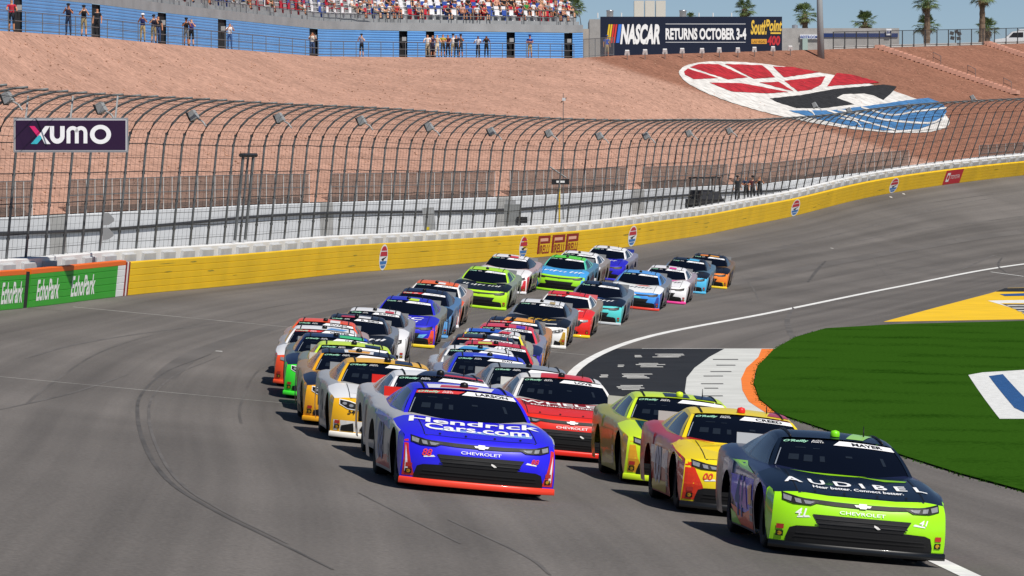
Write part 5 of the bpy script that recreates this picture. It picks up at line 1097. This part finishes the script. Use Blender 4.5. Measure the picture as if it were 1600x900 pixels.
# seated crowd
crowd_c = [('c9302f', 'red'), ('ecebea', 'white'), ('2f5fb0', 'blue'), ('1d1f26', 'black'), ('8d9096', 'grey'), ('3a9a4a', 'green'), ('d9a08a', 'pale pink')]
rc = random.Random(4); np_ = 0
for px, r, p in spots:
    dens = .55 if (px < 390 or px > 690) else (.10 if px < 560 else .35)
    if r > 7 and px > 600: dens *= .7
    if r > 9 or rc.random() > dens or np_ > 285: continue
    if at(px, 0, p.y).z < p.z - .3: continue
    col, nm = crowd_c[rc.choices(range(7), (2, 6, 3, 5, 6, 1, 1))[0]]
    t_ = cpt(px + 2, 0, 10) - cpt(px - 2, 0, 10)
    o = person(p + Vector((0, -.0, .0)), math.atan2(t_.y, t_.x) + rc.uniform(-.3, .3), 'sit', col, rc.choice(('2a3348', '6d6350', '1d1f24')), rc.choice(('2a211c', '5a4632', '8f7a5a')), 'seated spectator in a %s shirt in the grandstand crowd' % nm, rc.randrange(3), False, rc.choice((None, None, 'eceaea', 'b5273b')), 1.75, 'person', '%s shirted spectators in the grandstand' % nm); np_ += 1
# slanted stair rail at the end of the stand
MB().tube([IS @ cpt(862, 6.2, 16), IS @ cpt(905, 4.0, 9), IS @ cpt(908, 2.9, 9)], .04, 5).build('stair_rail', M_RAIL, gst)
# ------------------------------------------------------------ sign building with big lettered panel
M_NAVY = mat('navy_sign', lin('111b33'), .5); M_BLOCK = mat('grey_block', (.36, .35, .34), .9, noise=(1.5, .1), bump=(3, .4, .05))
sb = empty('sign_building', at(1080, 85, 406)); tag(sb, 'low block building behind the big navy sign with roof vents', 'building'); IB = Matrix.Translation(-Vector(at(1080, 85, 406)))
def pbox(px0, px1, py0, py1, d, depth, name, m, parent, I):
    a, b = at(px0, py1, d), at(px1, py0, d); c = (a + b) / 2 + Vector((0, depth / 2, 0)); return MB().box(I @ c, (b.x - a.x, depth, b.z - a.z)).build(name, m, parent)
pbox(921, 1215, 30, 92, 408, 8, 'wall', M_BLOCK, sb, IB); pbox(908, 920, 45, 95, 375, 3, 'pier', mat('tan_block', (.42, .38, .34), .9, noise=(1.5, .1)), sb, IB)
for k, (x0, x1, y0) in enumerate(((947, 959, 15), (1061, 1073, 14))):
    c = at((x0 + x1) / 2, 27, 412); MB().lathe([(.30, -.3), (.30, .5), (.34, .52), (.34, .62), (0, .66)], 14).build('roof_vent', mat('galvanised', (.5, .5, .52), .35, metal=.7), sb, True).location = IB @ c
for k in range(3): pbox(991 + k * 17, 1006 + k * 17, 1, 27, 414, 1.6, 'air_unit', mat('cream_metal', (.62, .59, .52), .6), sb, IB)
for px in (934, 971, 1092, 1114, 1143): MB().tube([IB @ at(px, 28, 410), IB @ at(px, 20, 410)], .06, 6).build('roof_pipe', mat('white_pipe', (.75, .75, .74), .5), sb)
sg = empty('billboard', at(1080, 85, 402)); tag(sg, 'long navy sign reading NASCAR RETURNS OCTOBER 3-4', 'sign'); IG2 = Matrix.Translation(-Vector(at(1080, 85, 402)))
def tilt(px): return (px - 938) / 284 * -1.2
pbox(938, 1222, 26, 88, 402, .35, 'panel', M_NAVY, sg, IG2)
def sfig(vf, m, nm, lift=.02):
    """figure in photo pixels on the sign face"""
    V, Fc = vf; MB().add([IG2 @ at(x, y, 402 - lift) for x, y in V], Fc).build(nm, m, sg)
def stext(s, x0, x1, y0, y1, col, nm, shear=0, bold=.02, lift=.02):
    V, Fc = textbox(s, x1 - x0, y1 - y0, shear, bold); sfig(([((x0 + x1) / 2 + x, (y0 + y1) / 2 - y) for x, y in V], Fc), flat(col), nm, lift)
for i, (c, x) in enumerate((('e9c52e', 947), ('e9c52e', 950.6), ('d63a34', 954.2), ('d63a34', 958), ('3a76d8', 962.5))):
    w_ = 2.6 if i < 4 else 5; sfig(poly2d([(x, 67), (x + w_, 67), (x + w_ + 4, 38), (x + 4, 38)]), flat(c), 'stripe')
stext('NASCAR', 969, 1031, 38, 67, 'f2f2f2', 'sign_lettering', .25, .05); stext('RETURNS OCTOBER 3-4', 1040, 1166, 44, 61, 'f2f2f2', 'sign_lettering', 0, .04)
for y in (37, 65.5): sfig(poly2d([(1040, y), (1165, y), (1165, y + .9), (1040, y + .9)]), flat('d8dade'), 'sign_rule')
stext('South', 1173, 1198, 31, 53, 'ecc44c', 'sign_lettering', .2, .03); stext('Point', 1196, 1222, 30, 48, 'ecc44c', 'sign_lettering', .2, .03)
sfig(poly2d([(1174, 61), (1198, 61), (1198, 68.5), (1174, 68.5)]), flat('e0a23c'), 'sign_bar'); stext('LAS VEGAS', 1176, 1196, 63, 67, '3a2a18', 'sign_lettering', 0, 0, .03); stext('400', 1199, 1219, 56, 70, 'c23038', 'sign_lettering', .1, .04)
sfig(poly2d([(1204, 50.5), (1220, 50.5), (1220, 53), (1204, 53)]), flat('ecc44c'), 'sign_bar')
for i, (px, py) in enumerate(((980,82),(1008,81),(1039,80),(1066,79),(1097,79),(1124,78),(1153,78),(1179,77),(1208,76),(1235,75))):
    B = on_berm(px, min(py + 12, 93), 0); o = empty('sign_lamp', B); tag(o, 'small white lamp on a stem lighting the big navy sign', 'lamp', 'white lamps below the navy sign')
    hgt = at(px, py, B.y).z - B.z; MB().tube([(0, 0, -.1), (0, 0, hgt)], .03, 5).build('stem', M_POST, o); MB().box((0, .1, hgt), (.42, .3, .36), Matrix.Rotation(.4, 3, 'X'), taper=.75).build('lamp_head', mat('white_lamp', (.75, .75, .74), .4), o)
# chain-link corner by the sign
cf = empty('chain_link_fence', cpt(930)); tag(cf, 'short grey chain-link corner fence between stand and sign', 'fence'); IC = Matrix.Translation(-Vector(cpt(930)))
for px in (912, 930, 946, 959): MB().tube([IC @ cpt(px, -.1, .2), IC @ cpt(px, 1.45, .2)], .03, 5).build('post', M_RAIL, cf)
for h in (.1, 1.45): MB().tube([IC @ cpt(px, h, .2) for px in (912, 930, 946, 959)], .025, 5).build('rail', M_RAIL, cf)
m_ = mat('chain_link', (.14, .14, .14), .8, alpha=.35); MB().grid([[IC @ cpt(px, h, .22) for px in (912, 930, 946, 959)] for h in (.1, 1.45)]).build('mesh', m_, cf)
# light pole
B = on_berm(1283, 90); pl = empty('light_pole', B); tag(pl, 'thick grey light pole on the berm beside the big sign', 'pole'); hh = at(1276, -60, B.y).z - B.z
MB().tube([(0, 0, -.5), (-.12, 0, hh * .5), (-.2, 0, hh)], [.32, .26, .22], 12).build('shaft', mat('pole_grey', (.30, .32, .33), .6), pl, True); MB().box((.1, -.3, hh * .8), (.5, .3, 1.0)).build('control_box', M_CONC, pl)
MB().tube([(.32, 0, hh * .62), (.30, 0, hh)], .14, 8).build('conduit', mat('pole_dark', (.12, .12, .13), .5), pl)
# restroom block and top fence at the right
rb = empty('restroom_block', at(1320, 78, 430)); tag(rb, 'low grey block building with a dark blue stripe', 'building'); I3 = Matrix.Translation(-Vector(at(1320, 78, 430)))
pbox(1218, 1405, 44, 84, 430, 8, 'wall', M_BLOCK, rb, I3); pbox(1283, 1403, 52, 58, 429.9, .08, 'blue_stripe', flat('1d3468'), rb, I3); pbox(1250, 1282, 54, 61, 429.8, .15, 'restroom_sign', flat('e8eaee'), rb, I3)
V, Fc = textbox('RESTROOMS', 30, 4.4, 0, .02); MB().add([I3 @ at(1266 + x, 57.5 - y, 429.75) for x, y in V], Fc).build('sign_lettering', flat('2a4f9a'), rb)
pbox(1385, 1393, 45, 55, 429.7, .15, 'number_sign', flat('e8eaee'), rb, I3); V, Fc = textbox('B4', 6, 4.5, 0, .02); MB().add([I3 @ at(1389 + x, 50 - y, 429.65) for x, y in V], Fc).build('sign_lettering', flat('2a3f7a'), rb)
pbox(1254, 1262, 60, 78, 429.6, .4, 'utility_box', mat('green_box', (.35, .45, .42), .6), rb, I3); MB().lathe([(.28, 0), (.28, .35), (0, .4)], 12).build('roof_vent', mat('galvanised', (.5, .5, .52), .35, metal=.7), rb).location = I3 @ at(1242, 45, 433)
tf = empty('concourse_fence', cpt(1420)); tag(tf, 'black chain-link fence along the berm top beyond the sign', 'fence'); IT = Matrix.Translation(-Vector(cpt(1420)))
fpx = list(range(1302, 1650, 18))
M_BF = mat('black_fence', (.03, .032, .035), .6)
for px in fpx: MB().tube([IT @ cpt(px, -.1), IT @ cpt(px, 1.55)], .05, 5).build('post', M_BF, tf)
for h in (1.53, .15): MB().tube([IT @ cpt(px, h) for px in fpx], .028, 5).build('rail', M_BF, tf)
MB().grid([[IT @ cpt(px, h, .03) for px in fpx] for h in (.15, 1.53)]).build('mesh', mat('fence_mesh', (.1, .1, .1), .8, alpha=.2), tf)
MB().grid([[IT @ cpt(px, h, .3) for px in fpx] for h in (-.3, .28)]).build('white_kerb', mat('white_kerb', (.68, .67, .65), .8), tf)
# loudspeakers on a post, trash bin
sp_ = empty('loudspeaker_cluster', cpt(1493, 0, .6)); tag(sp_, 'dark loudspeaker cluster on a post at the berm top', 'loudspeaker')
MB().tube([(0, 0, 0), (0, 0, 1.3)], .05, 6).build('post', M_BF, sp_)
for x, z, r_ in ((-.35, 1.2, .3), (.1, 1.35, -.2), (.35, 1.15, -.4), (-.3, .75, .2), (.3, .72, -.2)): MB().box((x, 0, z), (.36, .3, .32), Matrix.Rotation(r_, 3, 'Y')).build('horn', mat('speaker_grey', (.06, .06, .065), .6), sp_)
# stairs up the berm with hoop rails
def stairs(p0, p1, n, lab):
    A, Bq = on_berm(*p0), on_berm(*p1); o = empty('berm_stairs', A); tag(o, lab, 'stairs'); m = mat('salmon_concrete', (.62, .35, .26), .85, noise=(1.5, .1)); dv = (Bq - A) / n
    ang = math.atan2(dv.y, dv.x) if abs(dv.x) + abs(dv.y) > 0 else 0
    for i in range(n + 1):
        px = p0[0] + (p1[0] - p0[0]) * i / n; py = p0[1] + (p1[1] - p0[1]) * i / n; q = on_berm(px, py, .16); MB().box(q - A, (.62, 1.5, .34), Matrix.Rotation(ang, 3, 'Z')).build('step', m, o)
    return o
stairs((1585, 147), (1374, 76), 30, 'salmon concrete steps climbing the berm beyond the painted emblem'); stairs((1640, 102), (1543, 70), 16, 'salmon concrete steps at the far end of the berm')
for i, (x, y) in enumerate(((1456, 92), (1510, 112), (1566, 132))):
    q = on_berm(x + 2, y + 6); q2 = on_berm(x + 14, y + 12); o = empty('hoop_rail', q); tag(o, 'thin grey hoop handrail beside the salmon steps, %s' % ('highest of three', 'middle of three', 'lowest of three')[i], 'handrail')
    MB().tube([(0, 0, -.1), (0, 0, .95), q2 - q + Vector((0, 0, .95)), q2 - q + Vector((0, 0, -.1))], .03, 5).build('rail', M_RAIL, o); MB().tube([(0, 0, .5), q2 - q + Vector((0, 0, .5))], .025, 5).build('middle_rail', M_RAIL, o)
# ------------------------------------------------------------ fan palms
def palm(px, py_crown, d, r_m, label, trunk_w=.32, n=44, seed=0):
    R_ = random.Random(seed); c = at(px, py_crown, d); base = cpt(px, 0, d - TOP_D(px)); hgt = c.z - base.z; o = empty('palm_tree', base); tag(o, label, 'palm tree', 'fan palms beyond the berm')
    tr = MB(); pts = []; rs_ = []
    for i in range(19): u = i / 18; pts.append((.12 * math.sin(u * 2.4), 0, hgt * u)); rs_.append(trunk_w * (1.15 - .35 * u) * (1.1 if i % 2 else .95))
    tr.tube(pts, rs_, 9); tr.build('trunk', mat('palm_trunk', (.16, .11, .075), .9, noise=(6, .3)), o)
    top_ = Vector(pts[-1]); cr, sk = MB(), MB()
    for i in range(n + 16):
        dead = i >= n; el = R_.uniform(-.5, 1.4) if not dead else R_.uniform(-1.35, -.7); az = R_.uniform(0, 6.283); L_ = r_m * R_.uniform(.75, 1.1) * (.7 if dead else 1)
        dr = Vector((math.cos(az) * math.cos(el), math.sin(az) * math.cos(el), math.sin(el))); sd_ = dr.cross(Vector((0, 0, 1))).normalized(); un = sd_.cross(dr)
        hub = top_ + dr * L_ * .48 + Vector((0, 0, -.05 * L_)); tgt = sk if dead else cr
        tgt.tube([top_, hub], [.03, .015], 3, mi=0, cap=False)
        for k in range(11):
            a = -1.25 + 2.5 * k / 10; bl = dr * math.cos(a) + sd_ * math.sin(a); tip = hub + bl * L_ * .56 * (1 - .15 * abs(a)) + Vector((0, 0, -.16 * L_ * R_.uniform(.4, 1.2))); w_ = .055 * L_; pv = (sd_ * math.cos(a) - dr * math.sin(a)) * w_ * .5 + un * R_.uniform(-.02, .02)
            mid = hub + bl * L_ * .32; tgt.add([hub, mid + pv, tip, mid - pv], [(0, 1, 2, 3)], 0 if R_.random() < .6 else 1)
    cr.build('crown', [mat('palm_green', (.12, .17, .05), .6), mat('palm_green_dark', (.07, .115, .035), .6)], o); sk.build('skirt', [mat('palm_dead', (.22, .15, .08), .9), mat('palm_dead_dark', (.15, .10, .06), .9)], o)
for i, a in enumerate(((893,12,395,1.25,'leafy fan palm rising behind the end of the grandstand'),(1162,14,440,1.3,'fan palm peeking over the navy sign'),(1256,22,450,1.5,'fan palm beside the light pole behind the restroom block'),(1078,26,440,.6,'small palm tip between the roof vents of the sign building'),
       (1350,34,470,1.5,'low fan palm behind the restroom roof'),(1447,4,470,1.6,'tall fan palm with bare trunk beyond the fence'),(1446,40,480,1.6,'short fan palm beneath the tall one'),(1533,-6,480,1.7,'tall fan palm with textured trunk near the pickup'),(1541,44,486,1.5,'short fan palm beside the pickup'))):
    palm(*a, seed=i)
# ------------------------------------------------------------ white pickup at the top right
P = cpt(1588, 0, 14); tk = empty('pickup_truck', P); tag(tk, 'white pickup truck with a roof rack parked on the concourse', 'truck')
def hull(name, prof, w_, m, parent, z=0):
    mb = MB(); n_ = len(prof); mb.add([(x, -w_ / 2, zz) for x, zz in prof] + [(x, w_ / 2, zz) for x, zz in prof], [tuple(range(n_)), tuple(range(2 * n_ - 1, n_ - 1, -1))] + [(i, (i + 1) % n_, (i + 1) % n_ + n_, i + n_) for i in range(n_)]); return mb.build(name, m, parent)
M_WV = mat('white_truck_paint', (.75, .76, .78), .3, coat=.5)
hull('body', [(-2.2,.45),(-2.25,.95),(-1.2,1.1),(3.2,1.1),(3.2,.45)], 1.9, M_WV, tk); hull('cab', [(-1.2,1.08),(-.5,1.72),(.1,1.8),(3.1,1.8),(3.2,1.08)], 1.7, M_WV, tk)
hull('side_glass', [(-.85,1.15),(-.4,1.62),(.6,1.66),(.6,1.15)], 1.74, GLASS, tk); hull('side_glass', [(.75,1.15),(.75,1.66),(1.9,1.66),(1.9,1.15)], 1.74, GLASS, tk); hull('roof_rack', [(.2,1.88),(.2,1.96),(3.0,2.05),(3.0,1.88)], 1.5, M_WV, tk)
for x in (-1.4, 2.3):
    for y in (-.85, .85): t_ = obj('wheel', MESH['tyre'], tk, [TYRE]); t_.location = (x, y, .36); t_.rotation_euler = (0, 0, math.pi / 2)
# ------------------------------------------------------------ behind the catch fence: cart, crew, signal mast, sign
B = at(1101, 330, 300); B.z += .02; ct = empty('utility_cart', B, .3); ct.scale = (1.12, 1.12, 1.05); tag(ct, 'dark utility cart with a roof parked behind the catch fence', 'cart')
MB().box((0, 0, 2.05), (1.5, 1.4, .1)).build('roof', M_BLACK, ct); MB().box((0, 0, .55), (1.6, 2.2, .4)).build('chassis', M_BLACK, ct); MB().box((0, .5, 1.0), (1.3, .3, .6)).build('seat', mat('cart_seat', (.04, .04, .045), .7), ct); MB().box((0, -.9, .95), (1.4, .5, .5), taper=.8).build('hood', mat('cart_body', (.03, .03, .035), .4), ct)
for x in (-.68, .68):
    for y in (-.6, .6): MB().tube([(x, y * 1.15, .7), (x, y, 2.05)], .04, 5).build('roof_post', M_BLACK, ct)
    for y in (-.8, .8): t_ = obj('wheel', MESH['tyre'], ct, [TYRE]); t_.location = (x, y, .34)
for i, (px, sh, tr, lab) in enumerate(((1152,'23262c','17181c','crew member in dark jacket beside the utility cart'),(1166,'2a3a58','16171b','crew member in dark blue jacket behind the catch fence'),(1176,'5a2a30','1a1b20','crew member in dark red jacket behind the catch fence'),(1187,'1a1c22','202228','crew member in black at the end of the crew row'))):
    B = at(px, 320, 303); B.z += .12; person(B, random.uniform(-.4, .4), ('stand', 'crossed', 'stand', 'phone')[i], sh, tr, '1c1713', lab, i % 3, True, None if i % 2 else '15161a', 1.78)
B = at(874, 350, 222); sm = empty('signal_mast', B); tag(sm, 'thin yellow mast carrying a black signal box behind the catch fence', 'mast'); h1 = at(874, 284, 222).z - B.z
MB().tube([(0, 0, -.5), (0, 0, h1)], .05, 6).build('mast', flat('c9a92a'), sm); MB().box((.05, 0, h1), (.85, .3, .26)).build('signal_box', M_BLACK, sm); MB().box((.05, -.16, h1), (.4, .02, .1)).build('display', flat('e6e6e4'), sm)
MB().tube([(-.5, 0, h1 + .75), (.35, 0, h1 + .18)], .035, 5).build('strut', M_POST, sm)
B = at(880, 330, 223); am = empty('weather_mast', B); tag(am, 'very thin tall mast with a small weather sensor on top', 'mast'); h1 = at(881, 152, 223).z - B.z
MB().tube([(0, 0, -.4), (0, 0, h1 + .2)], [.03, .015], 5).build('mast', M_POST, am); MB().box((.03, 0, h1 - .1), (.16, .12, .14)).build('sensor', flat('c9cacc'), am); MB().tube([(-.12, 0, h1 - .25), (.16, 0, h1 - .02)], .02, 4).build('cross_arm', M_BLACK, am)
B = at(801, 352, 218); eb = empty('equipment_rack', B); tag(eb, 'grey equipment rack behind the catch fence', 'equipment')
MB().box((0, 0, .5), (.8, .6, 1.0)).build('cabinet', mat('grey_cabinet', (.2, .21, .21), .6), eb); MB().box((-.1, -.1, 1.1), (.5, .4, .18)).build('lid', M_CONC, eb); MB().box((.45, -.2, .25), (.5, .4, .3)).build('crate', M_BLACK, eb)
B = at(672, 362, 196); wl = empty('winch_frame', B); tag(wl, 'grey frame with a black and yellow winch behind the fence', 'equipment')
MB().box((-.05, 0, .55), (.5, .06, .95), Matrix.Rotation(-.08, 3, 'Y')).build('frame_plate', M_LGREY, wl); MB().box((-.12, -.1, 0), (.55, .3, .14)).build('winch', M_BLACK, wl); MB().box((-.1, -.14, .12), (.14, .1, .16)).build('lever', flat('d8c22a'), wl)
# purple sponsor sign hung from the overhanging posts of the fence
_xa, _xb = at(21, 210, 128).x, at(200, 210, 133).x; _xk = (_xb - _xa) / 5
XD = lambda x: (_xa - 128 * _xk) / ((x - CX) / F - _xk)
B = at(111, 238, XD(111)); xs_ = empty('sponsor_sign', B); tag(xs_, 'purple sign with white lower-case xumo lettering hung on the catch fence', 'sign'); IX = Matrix.Translation(-Vector(B))
def slab(x0, x1, y0, y1, dd, th_, name, m):
    f = [at(x, y, XD(x) - dd) for x, y in ((x0, y1), (x1, y1), (x1, y0), (x0, y0))]; b_ = [p + Vector((0, th_, 0)) for p in f]
    return MB().add([IX @ p for p in f + b_], [(0, 1, 2, 3), (7, 6, 5, 4), (0, 4, 5, 1), (1, 5, 6, 2), (2, 6, 7, 3), (3, 7, 4, 0)]).build(name, m, xs_)
slab(21, 200, 184, 238, 0, .12, 'frame', mat('sign_frame', (.45, .45, .47), .4, metal=.5)); slab(23, 197.5, 187, 235.5, .02, .05, 'white_border', flat('d8d6da')); slab(24.2, 196.3, 188, 234.3, .035, .05, 'panel', flat('2b0f35'))
def xfig(V, Fc, col, nm, lift=.05): MB().add([IX @ at(x, y, XD(x) - lift) for x, y in V], Fc).build(nm, flat(col), xs_)
def letter(pts, nm='lettering'): xfig(*poly2d(pts), 'f4f4f6', nm, .052)
def arcband(cx, cy, r0, r1, a0, a1, sx=1.0, n=18):
    o_ = [(cx + sx * r1 * math.cos(a0 + (a1 - a0) * i / n), cy - r1 * math.sin(a0 + (a1 - a0) * i / n)) for i in range(n + 1)]; i_ = [(cx + sx * r0 * math.cos(a0 + (a1 - a0) * i / n), cy - r0 * math.sin(a0 + (a1 - a0) * i / n)) for i in range(n + 1)]
    V = o_ + i_; return V, [(i, i + 1, n + 2 + i, n + 1 + i) for i in range(n)]
pi = math.pi
u_ = join2d(poly2d([(78, 197), (84.5, 197), (84.5, 212), (78, 212)]), arcband(89.5, 212, 5, 12.5, pi, 2 * pi, .92), poly2d([(94, 197), (101, 197), (101, 212), (94, 212)])); xfig(*u_, 'f4f4f6', 'lettering')
m_ = join2d(poly2d([(104, 207), (110, 207), (110, 224), (104, 224)]), arcband(113.5, 207, 4, 10, 0, pi, .98), poly2d([(117, 207), (123, 207), (123, 224), (117, 224)]), arcband(126.5, 207, 4, 10, 0, pi, .98), poly2d([(130.5, 207), (136.5, 207), (136.5, 224), (130.5, 224)])); xfig(*m_, 'f4f4f6', 'lettering')
xfig(*arcband(157, 210, 8.5, 15, 0, 2 * pi, 1.1, 32), 'f4f4f6', 'lettering')
xfig(*poly2d([(46, 197), (54, 197), (64, 209), (59, 214)]), 'd8286e', 'pink_stroke'); xfig(*poly2d([(48, 225), (58, 225), (69, 212), (64, 207)]), '3fb6c8', 'blue_stroke', .054); xfig(*poly2d([(61, 211), (70, 197), (78, 197), (67, 214)]), 'f4f4f6', 'white_stroke', .058); xfig(*poly2d([(62, 209), (68, 211), (79, 225), (70, 225)]), 'f4f4f6', 'white_stroke', .062)
for px in (40, 110, 180): MB().tube([IX @ at(px, 186, XD(px) + .06), IX @ at(px + 4, 150, XD(px) + .3)], .03, 5).build('hanger', M_LGREY, xs_)
place(RC); place(LC)
